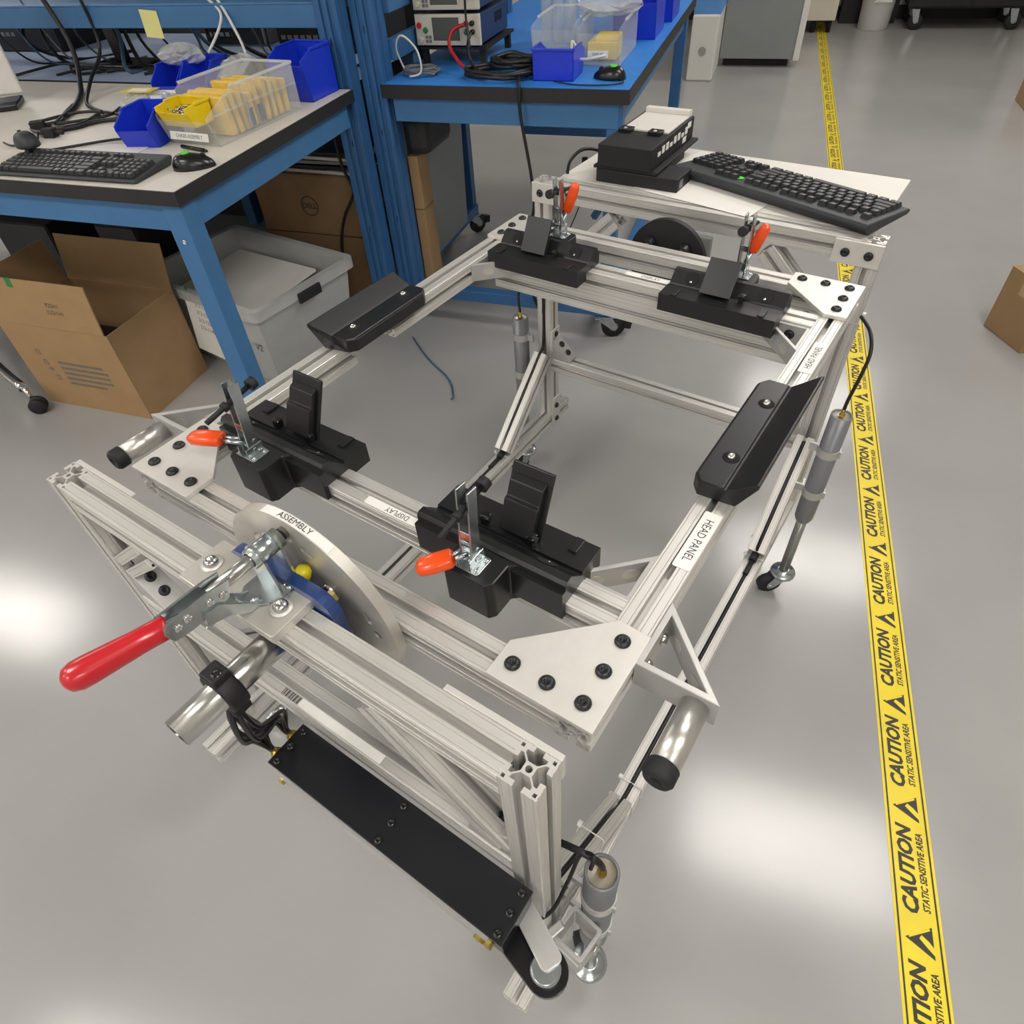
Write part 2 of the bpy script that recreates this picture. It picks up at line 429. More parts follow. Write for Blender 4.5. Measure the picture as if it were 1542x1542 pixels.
# joining plates at the beam ends
VN_ = Matrix(((1, 0, 0, 0), (0, 0, -1, 0), (0, 1, 0, 0), (0, 0, 0, 1)))     # xy -> xz, z -> -y (faces the camera side)
VB_ = Matrix(((-1, 0, 0, 0), (0, 0, 1, 0), (0, 1, 0, 0), (0, 0, 0, 1)))     # faces away
def TM(x, y, z): return Matrix.Translation((x, y, z))
for x, s in ((0, 1), (XL, -1)):
    plate('joining_plate', [(s * a, b) for a, b in ((.11, 0), (-.02, 0), (-.02, -.04), (.11, -.04))][::s], 0, .007, TM(x, .0205, -.001) @ VB_, ST, [(s * .0, -.02), (s * .04, -.02), (s * .085, -.02)])
    plate('joining_plate', [(s * a, b) for a, b in ((-.065, 0), (.022, 0), (.022, -.044), (-.065, -.044))][::s], 0, .006, TM(x, YF - .0205, -.002) @ VN_, ST, [(-s * .0, -.022), (-s * .042, -.022)])
# corner gussets of the lower beams
for y, z, n in ((0, -.215, -1), (YF, -.455, -1)):
    for x, s in ((-.02, -1), (XL + .02, 1)):
        o = obj('gusset', G().prism([(0, 0), (s * .06, 0), (s * .06, .006), (s * .006, .06), (0, .06)][::s], -.018, .018), 'alu_bracket', ST, STAND @ TM(x, y, z - .01) @ VN_, .001)
        for q in (.024, .044): bolt(o, (x + s * q, y, z - .01 + .066 - q), (s, 0, 1))
for x, s in ((0, -1), (XL, 1)):                   # flat plates at post feet
    plate('joining_plate', [(-.02, -.045), (.02, -.045), (.02, .055), (-.02, .055)], 0, .005, TM(x, YF, ZB) @ Matrix(((0, 0, s, s * .0202), (s, 0, 0, 0), (0, 1, 0, 0), (0, 0, 0, 1))), ST, [(0, -.022), (0, .025)])
    plate('joining_plate', [(-.02, -.03), (.02, -.03), (.02, .03), (-.02, .03)], 0, .005, TM(x, YF, -.41) @ Matrix(((0, 0, s, s * .0202), (s, 0, 0, 0), (0, 1, 0, 0), (0, 0, 0, 1))), ST, [(0, -.012), (0, .014)])
# cable ties and slot cables on the right side
for y, z in ((.262, -.66), (.30, -.66), (.93, -.66), (.985, -.632)): tie(ST, (0, y, z - .018), (0, 1, 0) if z > -.7 and y != .985 else (0, .75, .66), .0215, .0215)
for y in (.93, .985): tie(ST, (XL, y, -.678 if y < .95 else -.65), (0, 1, 0) if y < .95 else (0, .75, .66), .0215, .0215)
tie(ST, (0, YF, -.16), (0, 0, 1), .0215, .0215); tie(ST, (XL, YF, -.47), (0, 0, 1), .0215, .0215)
tie(ST, (0, .13, -.535), (0, .75, -.66), .0215, .0215)
for x in (0, XL):
    z0 = -.6585
    c = obj('slot_cable', G().tube(([(x, YF - .022, -.2), (x, YF - .022, -.40)] if x < -.1 else []) + [(x, YF - .05, -.45), (x, YF - .15, -.535), (x, YF - .235, -.625), (x, .9, z0), (x, .6, z0 - .004), (x, .34, z0), (x, .262, z0 + .004), (x, .2, -.59), (x, .1, -.50), (x, .028, -.43)], .0042, 7, 6), 'black_cable', ST)
    obj('cable_connector', G().cyl((x, .915, -.654), (x, .935, -.648), .009, .009, 12).cyl((x, .87, -.657), (x, .915, -.655), .006, .006, 10), 'black_matte', ST)

# bearing and shaft -----------------------------------------------------
XA, ZA = -.335, -.062
g = G()
outer = [(.058 * math.cos(a) * (1 + .32 * abs(math.cos(2 * a)) ** 3), .058 * math.sin(a) * (1 + .32 * abs(math.cos(2 * a)) ** 3)) for a in [2 * math.pi * i / 48 + math.pi / 4 * 0 for i in range(48)]]
sq = rrect(-.080, -.080, .080, .080, .022, 5)
addmesh(g, filled(sq, [circle(0, 0, .0185, 24)], .014), TM(0, 0, 0))
g.lathe([(.048, .014), (.045, .026), (.034, .030), (.034, .014)], None, 32, False)
fb = obj('flange_bearing', g, 'casting_blue', ST, STAND @ TM(XA, .0215, ZA + .004) @ VB_ , .003)
for a, b in ((-.058, .058), (.058, .058), (.058, -.058), (-.058, -.058)):
    link('hex_bolt', HEX, WM[fb] @ TM(a, b, .014), fb)
obj('grease_cap', G().lathe([(.009, 0), (.009, .012), (.006, .017), (0, .018)], None, 14), 'yellow_plastic', fb, WM[fb] @ TM(-.020, .066, .016) @ Matrix.Rotation(R(-60), 4, 'X'))
RS = .0175
g = G(); g.lathe([(RS - .003, 0), (RS, 0), (RS, .19), (RS - .003, .19), (RS - .003, 0)], None, 36, False)
obj('shaft', g, 'steel', ST, STAND @ aim((XA, -.142, ZA), (XA, .05, ZA)))
g = G(); g.lathe([(RS + .0005, 0), (RS + .009, 0), (RS + .009, .022), (RS + .0005, .022)], None, 28, False)
g.box((-.012, RS + .004, .0), (.012, RS + .017, .022)); g.box((-.014, -RS - .02, .0), (.014, -RS - .004, .022))
co = obj('cable_clamp', g, 'black_matte', ST, STAND @ aim((XA, -.092, ZA), (XA, .05, ZA)), .0025)
bolt(co, (XA + .004, -.081, ZA + RS + .015), (0, 0, 1), BOLT_K, s=1.3)
o = obj('strip_label', G().box((-.36, -.019, 0), (-.215, -.007, .0005)), 'label_white', ST, STAND @ TM(0, 0.001, -.2248))
for i in range(13): obj('bar_mark', G().box((-.392 + i * .0024 + (i % 3) * .0004, -.018, 0), (-.3912 + i * .0024 + (i % 2) * .0007, -.008, .0004)), 'print_ink', o, WM[o])

# ------------------------------------------------------------------ straight-line clamp with red handle on the near beam
PC = thing('push_pull_clamp', 'push-pull toggle clamp with long red handle bolted on the near beam', 'toggle clamp', stand(-.359, 0, .0005))
pp = obj('mounting_plate', G().prism(rrect(-.435, -.032, -.283, .030, .003), 0, .012), 'alu_mill', PC, STAND, .001)
for x in (-.4155, -.3025):
    w = washer(PC, (x, -.001, .0122), (0, 0, 1), .0125); bolt(PC, (x, -.001, .0138), (0, 0, 1), BOLT_S, name='screw', s=1.15)
zt = .0125
g = G()                                                   # base: a flange plate running to a front bearing yoke
g.prism([(-.357, .018), (-.357, -.004), (-.349, -.016), (-.3485, -.060), (-.3455, -.060), (-.3455, -.02), (-.330, -.018), (-.317, -.006), (-.306, .012), (-.306, .028), (-.312, .033), (-.350, .033)], zt, zt + .003)
for yy in (.012, .034):
    M = TM(-.336, yy, .06) @ Matrix(((1, 0, 0, 0), (0, 0, 1, 0), (0, 1, 0, 0), (0, 0, 0, 1)))
    addmesh(g, filled([(.0135 * math.cos(R(a)), .0135 * math.sin(R(a))) for a in range(-20, 201, 20)] + [(-.016, -.046), (.018, -.046)], [circle(0, 0, .0085, 18)], .003), M)
body = obj('base', g, 'zinc', PC, STAND, .0006)
obj('guide_bushing', G().lathe([(.0085, 0), (.0115, 0), (.0115, .038), (.0085, .038), (.0085, 0)], None, 24, False), 'zinc', PC, STAND @ aim((-.336, .006, .06), (-.336, .05, .06)))
pl_ = obj('plunger', G().cyl((-.336, -.045, .06), (-.336, .0535, .06), .0072, n=20), 'steel', PC)
obj('plunger_tip', G().cyl((-.336, .046, .06), (-.336, .056, .06), .0076, .006, 18), 'black_bolt', pl_)
for x in (-.3445, -.3285):                               # side links
    M = TM(x, 0, 0) @ Matrix(((0, 0, 1, 0), (1, 0, 0, 0), (0, 1, 0, 0), (0, 0, 0, 1)))
    g = G(); g.prism([(-.032, .048), (-.024, .068), (-.045, .071), (-.094, .073), (-.098, .064), (-.094, .050), (-.075, .046), (-.05, .046)], -.0014, .0014, M)
    lk = obj('link', g, 'zinc', PC, STAND, .0004)
    for yy, zz in ((-.085, .061), (-.074, .063), (-.05, .060), (-.036, .057)): bolt(lk, (x + (.0014 if x > -.336 else -.0014), yy, zz), (1 if x > -.336 else -1, 0, 0), BOLT_Z, name='rivet')
g = G()
g.prism([(-.064, .040), (-.040, .030), (-.022, zt + .001), (-.002, zt + .001), (-.014, .020), (-.044, .052), (-.060, .055)], -.0014, .0014, TM(-.3475, 0, 0) @ Matrix(((0, 0, 1, 0), (1, 0, 0, 0), (0, 1, 0, 0), (0, 0, 0, 1))))
g.prism([(-.064, .040), (-.040, .030), (-.022, zt + .001), (-.002, zt + .001), (-.014, .020), (-.044, .052), (-.060, .055)], -.0014, .0014, TM(-.3255, 0, 0) @ Matrix(((0, 0, 1, 0), (1, 0, 0, 0), (0, 1, 0, 0), (0, 0, 0, 1))))
obj('yoke', g, 'zinc', PC, STAND)
hd0, hd1 = Vector((-.3375, -.088, .0615)), Vector((-.371, -.176, .0555))
obj('handle_bar', G().cyl(hd0 + (hd0 - hd1) * .12, hd0 + (hd1 - hd0) * .2, .006, n=12), 'zinc', PC)
L = (hd1 - hd0).length
obj('grip', G().lathe([(.0100, 0), (.0118, .002), (.0120, L * .3), (.0142, L * .75), (.0142, L - .012), (.0115, L - .004), (.006, L), (0, L + .001)], None, 28), 'red_grip', PC, STAND @ aim(hd0, hd1), 0)
for x, y in ((-.316, .022), (-.3475, .024), (-.330, -.012)): bolt(PC, (x, y, zt + .003), (0, 0, 1), BOLT_Z, name='screw', s=1.2)

# ------------------------------------------------------------------ control box
CB = thing('control_box', 'long flat black-lidded control box mounted on the near lower beam', 'control box', stand(-.17, -.06, -.30))
bx = (-.352, -.088, .012, -.026)
obj('housing', G().box((bx[0] + .002, bx[1] + .002, -.30), (bx[2] - .002, bx[3] - .002, -.256)), 'black_gloss', CB, STAND, .001)
obj('base_rail_cover', G().box((bx[0] + .004, bx[1] - .001, -.302), (bx[2] - .02, bx[1] + .002, -.272)), 'alu_bracket', CB, STAND)
lid = obj('lid', G().box((bx[0], bx[1], -.256), (bx[2], bx[3], -.253)), 'box_lid', CB, STAND, .0008)
for x in (-.342, -.168, .002):
    for y in (-.080, -.057, -.034): bolt(lid, (x, y, -.253), (0, 0, 1), BOLT_K, name='screw')
for y in (-.07, -.042):
    gl = obj('cable_gland', G().lathe([(.0062, 0), (.0062, .006), (.0085, .006), (.0085, .013), (.006, .018), (.0045, .018)], None, 8), 'brass', CB, STAND @ aim((bx[0] + .002, y, -.272), (bx[0] - .05, y, -.272)))
for x in (-.338, -.02, -.008):
    link('hex_bolt', HEX, STAND @ aim((x, bx[1] + .002, -.290), (x, bx[1] - .05, -.290)) @ Matrix.Scale(.75, 4), CB)
rnd = random.Random(3)
for i in range(9):
    y = -.07 if i < 5 else -.042; j = rnd.uniform; k_ = j(-1, 1); q_ = j(-1, 1)
    obj('harness_wire', G().tube([(XA + .006 * k_, -.083 + .006 * q_, ZA - .024), (XA - .004 + .012 * k_, -.088 + .01 * q_, ZA - .06), (XA - .02 + .018 * k_, -.082 + .016 * q_, ZA - .12), (-.378 + .012 * k_, y + .014 * q_, -.235 + .012 * k_), (-.376 + .002 * k_, y + .003 * q_, -.268 + .002 * k_), (bx[0] - .012, y + .002 * q_, -.272)], .0030, 6, 6), 'black_cable', CB)

# near right corner hardware: swing arm with grey pad under the box end
RA = thing('brake_pedal', 'grey lever with round pad on a black rounded plate at the control box end', 'lever', stand(.03, -.045, -.33))
P = [(-.04, -.024), (.048, -.024)] + [(.048 + .024 * math.cos(R(a)), .024 * math.sin(R(a))) for a in range(-80, 81, 16)] + [(.048, .024), (-.04, .024)]
obj('plate', G().prism(P, -.012, 0), 'black_gloss', RA, stand(.01, -.06, -.312, R(-14)), .001)
obj('pad', G().lathe([(.017, 0), (.0175, .004), (.017, .010), (.015, .012)], None, 24), 'zinc', RA, stand(.055, -.0715, -.312))
obj('lever', G().prism(rrect(-.034, -.013, .042, .013, .007), .012, .017), 'alu_bracket', RA, stand(.025, -.048, -.312, R(-26)), .001)

# ------------------------------------------------------------------ lifting actuators with casters
def caster(F, parent, yaw, wr=.030, m='zinc'):
    """stem caster: origin on the floor under the stem"""
    FF = F @ Matrix.Rotation(yaw, 4, 'Z'); zt = wr * 2 + .016
    c = obj('swivel_plate', G().lathe([(.012, zt + .006), (.016, zt + .006), (.017, zt + .002), (.023, zt + .002), (.025, zt - .001), (.0295, zt - .001), (.031, zt - .005), (.031, zt - .009), (.022, zt - .011), (.012, zt - .012)], None, 28, True), m, parent, FF)
    g = G()
    for s in (-1, 1):
        M = Matrix(((1, 0, 0, 0), (0, 0, -1, s * .0155 + .001), (0, 1, 0, 0), (0, 0, 0, 1)))
        g.prism([(-.018, zt - .010), (.022, zt - .010), (.036, wr + .010), (.036, wr - .004), (.028, wr - .010), (.018, wr - .004)], 0, .002, M)
    g.box((-.018, -.0155, zt - .012), (.022, .0155, zt - .009))
    obj('fork', g, m, parent, FF)
    w = obj('wheel', G().lathe([(.008, -.012), (wr - .007, -.012), (wr - .005, -.0105), (wr, -.008), (wr, .008), (wr - .005, .0105), (wr - .007, .012), (.008, .012)], None, 28), 'black_rubber', parent, FF @ Matrix.Translation((.028, 0, wr)) @ Matrix.Rotation(R(90), 4, 'X'))
    obj('hub', G().lathe([(.004, -.0175), (.006, -.0175), (.006, .0175), (.004, .0175)], None, 12), m, w, WM[w])
def actuator(x, y, ztop, label, yaw, side, clips=(-.40, -.52)):
    a = thing('lifting_actuator', label, 'actuator', stand(x, y, -H0), 'actuators lifting the stand')
    obj('cylinder', G().lathe([(.0175, ztop - .006), (.0175, ztop), (.0213, ztop), (.0213, -.575), (.0205, -.602), (.0165, -.612), (.012, -.615)], None, 32), 'act_grey', a, stand(x, y, 0))
    cp = obj('end_cap', G().lathe([(.0001, -.002), (.0172, -.002), (.0172, 0)], None, 24, False), 'alu_mill', a, stand(x, y, ztop - .003))
    obj('brass_fitting', G().lathe([(.0062, 0), (.0062, .006), (.004, .008), (.0045, .016), (.003, .018)], None, 8), 'brass', a, stand(x, y, ztop - .004))
    obj('rod', G().cyl((x, y, -.615), (x, y, -H0 + .082), .0118, n=20), 'rod_grey', a)
    for z in clips:
        g = G(); g.ring(circle(0, 0, .0232, 24), circle(0, 0, .0214, 24), z - .010, z + .010)
        g.box((min(-side * .040, -side * .0225), -.003, z - .009), (max(-side * .040, -side * .0225), .003, z + .009)); g.box((side * .0225 - .004, -.006, z - .009), (side * .0225 + .004, -.003, z + .009))
        obj('mounting_clip', g, 'alu_bracket', a, stand(x, y, 0))
    caster(stand(x, y, -H0), a, yaw)
    return a
actuator(.060, .046, -.305, 'grey cylindrical lifting actuator beside the control box, at the nearest corner', R(140), 1)
actuator(.060, 1.062, -.305, 'grey cylindrical lifting actuator beside the yellow tape, at the far right post', R(215), 1)
actuator(XL - .058, 1.135, -.345, 'grey cylindrical lifting actuator at the far left post, behind the diagonal brace', R(250), -1)
actuator(XL - .058, .075, -.52, 'grey cylindrical lifting actuator at the near left post, mostly hidden by the red-handled clamp', R(200), -1, (-.56,))
# C shaped bracket at the near right corner
cbk = thing('channel_bracket', 'silver double channel bracket on the nearest post above the caster', 'bracket', stand(.05, .0, -.47))
g = G()
P0 = rrect(-.021, -.022, .026, .026, .004, 2); P1 = rrect(-.016, -.017, .021, .021, .002, 2)
g.ring(P0, P1, -.03, .03); g.box((-.012, -.024, -.03), (.024, -.021, .01))
obj('channel', g, 'alu_bracket', cbk, stand(.052, .0, -.47, R(-8)), .0006)
obj('tongue', G().box((-.012, -.03, .02), (.0, .004, .026)), 'alu_bracket', cbk, stand(.038, -.006, -.458, R(-20)), .002)
bolt(cbk, (.08, .004, -.47), (1, 0, 0), BOLT_Z, s=1.6)

def cable(name, pts, r, m, label, F=STAND, cat='cable', group=None, sub=6):
    c = Vector(pts[0]); M = F @ Matrix.Translation(pts[-1])
    return tag(obj(name, G().tube([Vector(p) - Vector(pts[-1]) for p in pts], r, 8, sub), m, None, M), label, cat, group)
cable('actuator_cable', [(.06, .046, -.29), (.055, .044, -.272), (.035, .04, -.262), (.0, .036, -.27), (-.03, .034, -.30)], .0042, 'black_cable', 'black cable running from the nearest actuator behind the near right post')
cable('actuator_cable', [(.06, 1.062, -.29), (.061, 1.064, -.265), (.066, 1.075, -.215), (.066, 1.095, -.175), (.05, 1.125, -.150), (.022, 1.165, -.145)], .0036, 'black_cable', 'black cable arching from the far right actuator up to the right post')
cable('actuator_cable', [(XL - .058, 1.135, -.33), (XL - .06, 1.135, -.29), (XL - .045, 1.13, -.23), (XL - .01, 1.135, -.20), (XL + .02, 1.15, -.215), (XL + .005, 1.158, -.26), (XL, 1.159, -.33)], .0036, 'black_cable', 'black cable looping from the far left actuator up to the left post')
cable('tie_cable', [(-.012, -.024, -.45), (.0, -.03, -.40), (.024, -.012, -.36), (.03, .02, -.315), (.034, .04, -.272), (.05, .04, -.25), (.052, .03, -.262)], .0026, 'black_cable', 'thin black cable tie tail looped beside the nearest post')

# ================================================================== the rotating frame
ZR = -.025                                  # top of its rails
RF = thing('rotating_frame', 'rectangular aluminium frame with corner plates held between the end stands', 'frame', stand(-.335, .545, ZR - .04))
zc = ZR - .02; XR_, XL_ = .004, -.670
rR = rail('side_rail', (XR_, .066, zc), (XR_, 1.024, zc), RF)
rail('side_rail', (XL_, .066, zc), (XL_, .456, zc), RF); rail('side_rail', (XL_, .553, zc), (XL_, 1.024, zc), RF)
rail('end_rail', (XL_ + .02, .086, zc), (XR_ - .02, .086, zc), RF)
rail('end_rail', (XL_ + .02, 1.004, zc), (XR_ - .02, 1.004, zc), RF)
rD = rail('cross_rail', (XL_ + .02, .200, zc), (XR_ - .02, .200, zc), RF)
r2 = rail('cross_rail', (XL_ + .02, .885, zc - .02), (XR_ - .02, .885, zc - .02), RF, (0, 0, 1), .08)
PLT = [(.022, -.022), (.022, .100), (-.015, .102), (-.098, .022), (-.098, -.022)]
PB = [(0, 0), (-.04, 0), (-.08, 0), (0, .04), (0, .08)]
for x, y, sx, sy in ((XR_, .086, 1, 1), (XL_, .086, -1, 1), (XR_, 1.004, 1, -1), (XL_, 1.004, -1, -1)):
    poly = [(a * sx, b * sy) for a, b in PLT]
    if sx * sy < 0: poly = poly[::-1]
    plate('corner_plate', poly, 0, .0065, TM(x, y, ZR), RF, [(a * sx, b * sy) for a, b in PB])

def tri_bracket(parent, x, y, z0, z1, sx, sy, a=.085, w=.006, name='triangle_bracket'):
    """right triangle frame in the plan, legs along x and y, with oval holes in its sloping web"""
    o_ = [(0, 0), (sx * a, 0), (0, sy * a)]; k_ = w * 2.4
    i_ = [(sx * w, sy * w), (sx * (a - k_), sy * w), (sx * w, sy * (a - k_))]
    g = G(); g.ring(o_ if sx * sy > 0 else o_[::-1], i_ if sx * sy > 0 else i_[::-1], z0, z1)
    b = obj(name, g, 'alu_bracket', parent, stand(x, y, 0), .001)
    A, B = Vector((x + sx * a, y, 0)), Vector((x, y + sy * a, 0)); n = Vector((sx, sy, 0)).normalized(); zm = (z0 + z1) / 2
    for t in (.3, .68):
        c = A.lerp(B, t); c.z = zm
        for q in (1, -1):
            e = obj('oval_recess', G().prism(oval(0, 0, .011, .0075), 0, .0006), 'black_bolt' if False else 'alu_mill', b, STAND @ aim(c + n * (.0001 if q > 0 else -w * 1.02), c + n * q * 1, (0, 0, 1)))
    return b
# inner gussets
b_ = tri_bracket(RF, XR_ - .02, .220, ZR - .037, ZR - .003, -1, 1, .078); 
b_ = tri_bracket(RF, XR_ - .02, .865, ZR - .037, ZR - .003, -1, -1, .078); bolt(b_, (XR_ - .05, .8589, ZR - .02), (0, -1, 0))
b_ = tri_bracket(RF, XL_ + .02, .865, ZR - .037, ZR - .003, 1, -1, .078); bolt(b_, (XL_ + .0261, .83, ZR - .02), (1, 0, 0)); bolt(b_, (XL_ + .055, .8589, ZR - .02), (0, -1, 0))
# outer bumper brackets
for x, sx in ((XR_ + .0205, 1), (XL_ - .0205, -1)):
    b_ = tri_bracket(RF, x, .152, ZR - .034, ZR + .004, sx, 1, .088, .007, 'bumper_bracket')
    for yy in (.168, .205): bolt(b_, (x + sx * .0072, yy, ZR - .016), (sx, 0, 0), BOLT_S, name='screw', s=.9)
    xc = x + sx * .066
    obj('bumper_tube', G().cyl((xc, .152, ZR - .016), (xc, .082, ZR - .016), .0145, n=28), 'alu_tube', b_)
    obj('rubber_foot', G().lathe([(.0145, 0), (.0155, .001), (.0155, .014), (.0125, .018), (.006, .018), (.005, .012), (0, .012)], None, 28), 'black_rubber', b_, STAND @ aim((xc, .083, ZR - .016), (xc, .0, ZR - .016)))

# round face plate on the near end, index holes round its rim
holes = [slot(.095 * math.cos(R(a)), .095 * math.sin(R(a)), .012, .004, R(a + 90)) for a in range(15, 375, 60)]
holes += [circle(.1 * math.cos(R(a)), .1 * math.sin(R(a)), .006, 14) for a in (90, 270, 0, 180)]
me = filled(circle(0, 0, .128, 96), holes, .013)
fp = obj('face_plate', me, 'alu_mill', RF, STAND @ TM(XA, .0655, ZA + .010) @ VN_, .0006)
for a in (45, 135, 225, 315): bolt(fp, (XA + .06 * math.cos(R(a)), .0525, ZA + .01 + .06 * math.sin(R(a))), (0, -1, 0), BOLT_S, s=1.3, name='screw')
def bent_label(s, size, parent, a0, rad, y, width):
    me = text_mesh(s, size).copy()
    for v in me.vertices:
        a = a0 - v.co.x / rad; yy = v.co.y
        v.co = ((rad + .0009) * math.cos(a), yy, (rad + .0009) * math.sin(a))
    me.materials.clear(); me.materials.append(MATS['print_ink'])
    n = 10; vs = []
    for i in range(n + 1):
        a = a0 + (width / 2 - width * i / n) / rad
        for q in (-.0055, .0055): vs.append(((rad + .0005) * math.cos(a), q, (rad + .0005) * math.sin(a)))
    g = G().add(vs, [(2 * i, 2 * i + 2, 2 * i + 3, 2 * i + 1) for i in range(n)])
    l = obj('strip_label', g, 'label_white', parent, STAND @ TM(XA, y, ZA + .010))
    link('lettering', me, WM[l], l)
bent_label('ASSEMBLY', .0105, fp, R(84), .128, .059, .10)
# dark face plate at the far end
o = obj('far_face_plate', filled(circle(0, 0, .082, 64), [circle(0, -.05, .006, 12)], .012), 'black_matte', RF, STAND @ TM(XA - .018, 1.062, -.064) @ VN_, .0008)
for x in (-.037, .037):
    obj('bolt_washer', G().lathe([(.0155, 0), (.0155, .006), (.011, .012), (.011, .016)], None, 6), 'black_bolt', o, WM[o] @ TM(x, .030, .012))
    link('hex_bolt', HEX, WM[o] @ TM(x, .030, .026) @ Matrix.Scale(.8, 4), o)
g = G(); g.box((-.055, -.012, -.05), (.055, .0, .04)); g.lathe([(.034, .0), (.03, .03)], Matrix.Rotation(R(90), 4, 'X'), 24)
obj('far_bearing', g, 'machine_grey', ST, stand(XA - .018, YF - .022, -.085), .003)
obj('far_shaft', G().cyl((XA - .018, 1.06, -.085), (XA - .018, YF, -.085), .016), 'steel', ST)

# printed labels on the rails
def rail_label(s, x, y, w, d, rz, size):
    l = obj('strip_label', G().prism(rrect(-w / 2, -d / 2, w / 2, d / 2, .002, 2), 0, .0005), 'label_white', RF, stand(x, y, ZR + .0002, rz))
    text(s, size, WM[l] @ TM(0, 0, .0007), l, narrow=.86)
rail_label('HEAD PANEL', XR_ + .008, .338, .098, .021, R(-90), .0145)
rail_label('HEAD PANEL', XR_ + .009, .775, .092, .021, R(90), .0135)
rail_label('DISPLAY', -.318, .1885, .105, .0125, R(180), .0115)
rail_label('DISPLAY', -.315, .893, .10, .0125, 0, .0115)

# ================================================================== panel holders with toggle clamps
def holder(x, y, rz, label, handle, lean=1, L=.082, gw=.0115):
    F0 = stand(x, y, ZR + .0003, rz)
    t = thing('panel_holder', label, 'holder', F0, 'printed holders with toggle clamps')
    sec = [(-.020, -.020), (-.020, .030), (-.017, .034), (-.006, .034), (.008, .0155), (.012, .0155), (.013, .013), (.016, .013), (.0165, .0155), (.056, .0155), (.056, .0), (-.0203, .0)][:-1]
    sec = [(-.0205, -.022), (-.0205, .030), (-.017, .034), (-.008, .034), (.010, .0165), (.012, .013), (.015, .013), (.016, .0165), (.057, .0165), (.057, -.014), (.0212, -.014), (.0212, 0), (-.0203, 0), (-.0203, -.022)]
    sec = sec[:12] + [(-.0202, 0), (-.0202, -.0001)]
    MX = Matrix(((0, 0, 1, 0), (1, 0, 0, 0), (0, 1, 0, 0), (0, 0, 0, 1)))      # section (y,z) extruded along x
    g = G(); g.prism(sec[:13], -.101, .101, MX)
    g.box((-.101, -.027, -.020), (.101, -.0205, .022))
    body = obj('body', g, 'black_print', t, F0, .0025)
    g = G(); g.prism([(-.034, -.028), (-.034, -.056), (-.028, -.064), (.028, -.064), (.034, -.056), (.034, -.028), (.046, -.018), (-.046, -.018)], -.030, .0285)
    obj('clamp_block', g, 'black_print', t, F0, .002)
    for xx in (-.065, .065):
        hb = obj('screw_well', G().lathe([(.0125, 0), (.0125, .0006)], None, 22), 'dark_void', body, F0 @ aim((xx, .0012, .0258), (xx, .0012 + .7, .0258 + .72)))
        bolt(body, (xx, .0055, .0222), (0, .7, .72), BOLT_Z, F0, .5, 'screw')
    for xx in (-.080, .072): obj('stop_rib', G().box((xx - .001, .034, .0165), (xx + .010, .056, .0195)), 'black_print', body, F0, .0006)
    # hinged flap
    hx = .012; M = F0 @ TM(hx, .024, .020) @ Matrix.Rotation(R(-24 * lean), 4, 'X')
    fl = obj('flap', G().box((-.027, .004, -.004), (.027, .0085, L)), 'black_print', t, M, .001)
    obj('flap_pad', G().prism([(-.004, 0), (-.008, .002), (-.008, .04), (-.004, .043), (-.004, .062), (.004, .070), (.004, 0)] if L > .07 else [(-.004, 0), (-.008, .002), (-.008, .03), (.004, .04), (.004, 0)], -.023, .021, Matrix(((0, 0, 1, 0), (1, 0, 0, 0), (0, 1, 0, 0), (0, 0, 0, 1)))), 'black_print', fl, M, .001)
    for xx in (-.032, .032): obj('hinge_knuckle', G().box((xx - .004, .016, .0165), (xx + .004, .028, .029)).cyl((xx - .006, .022, .025), (xx + .006, .022, .025), .0048, n=10), 'black_gloss', t, F0, .0005)
    # toggle clamp
    c0 = (-.004, -.044, .0287)
    g = G(); g.prism(rrect(-.018, -.014, .018, .014, .003), 0, .002); g.box((-.009, -.013, .002), (-.007, .013, .016)); g.box((.007, -.013, .002), (.009, .013, .016))
    cl = obj('toggle_clamp', g, 'zinc', t, F0 @ TM(*c0), .0005); CM = WM[cl]
    for a, b in ((-.0135, -.009), (-.0135, .009), (.0135, -.009), (.0135, .009)): link('screw', BOLT_Z, CM @ TM(a, b, .002) @ Matrix.Scale(.7, 4), cl)
    g = G()
    top = Vector((.002, .004, .096))
    for s in (-1, 1):
        g.prism([(-.008, 0), (.008, 0), (.007, .055), (.008, .10), (-.007, .10), (-.007, .055)], -.0011, .0011, TM(s * .0068, 0, .006) @ Matrix.Rotation(R(-4), 4, 'X') @ Matrix(((0, 0, 1, 0), (1, 0, 0, 0), (0, 1, 0, 0), (0, 0, 0, 1))))
    g.box((-.0062, -.004, .040), (.0062, -.0025, .050)); g.cyl((-.010, .0, .010), (.010, .0, .010), .003, n=10); g.cyl((-.009, .004, .022), (.009, .004, .022), .0026, n=10)
    obj('arm', g, 'zinc', cl, CM, .0003)
    s0 = Vector((0, .030, .088)); s1 = Vector((0, -.040, .076))
    g = G(); g.cyl(s0, s1, .0034, n=12); g.cyl(s0, s0 + (s0 - s1).normalized() * .010, .0078, n=16); g.cyl(s0.lerp(s1, .52), s0.lerp(s1, .62), .0062, n=6); g.cyl(s0.lerp(s1, .28), s0.lerp(s1, .36), .0062, n=6)
    obj('spindle', g, 'black_matte', cl, CM)
    h0, h1, h2 = [Vector(p) for p in handle]
    g = G(); d = (h1 - h0); side = d.cross(Vector((0, 0, 1))); side = side.normalized() * .005 if side.length > 1e-5 else Vector((.005, 0, 0))
    g.cyl(h0 + side, h1 + side * .6, .0028, n=8); g.cyl(h0 - side, h1 - side * .6, .0028, n=8)
    obj('handle_bar', g, 'zinc', cl, CM)
    Lh = (h2 - h1).length
    g = G(); hw, hh_ = gw, gw * .63
    secs = [(0, .75), (.003, 1), (Lh * .55, 1.05), (Lh * .86, .95), (Lh * .97, .65), (Lh, .35)]
    vs = []; n = 16
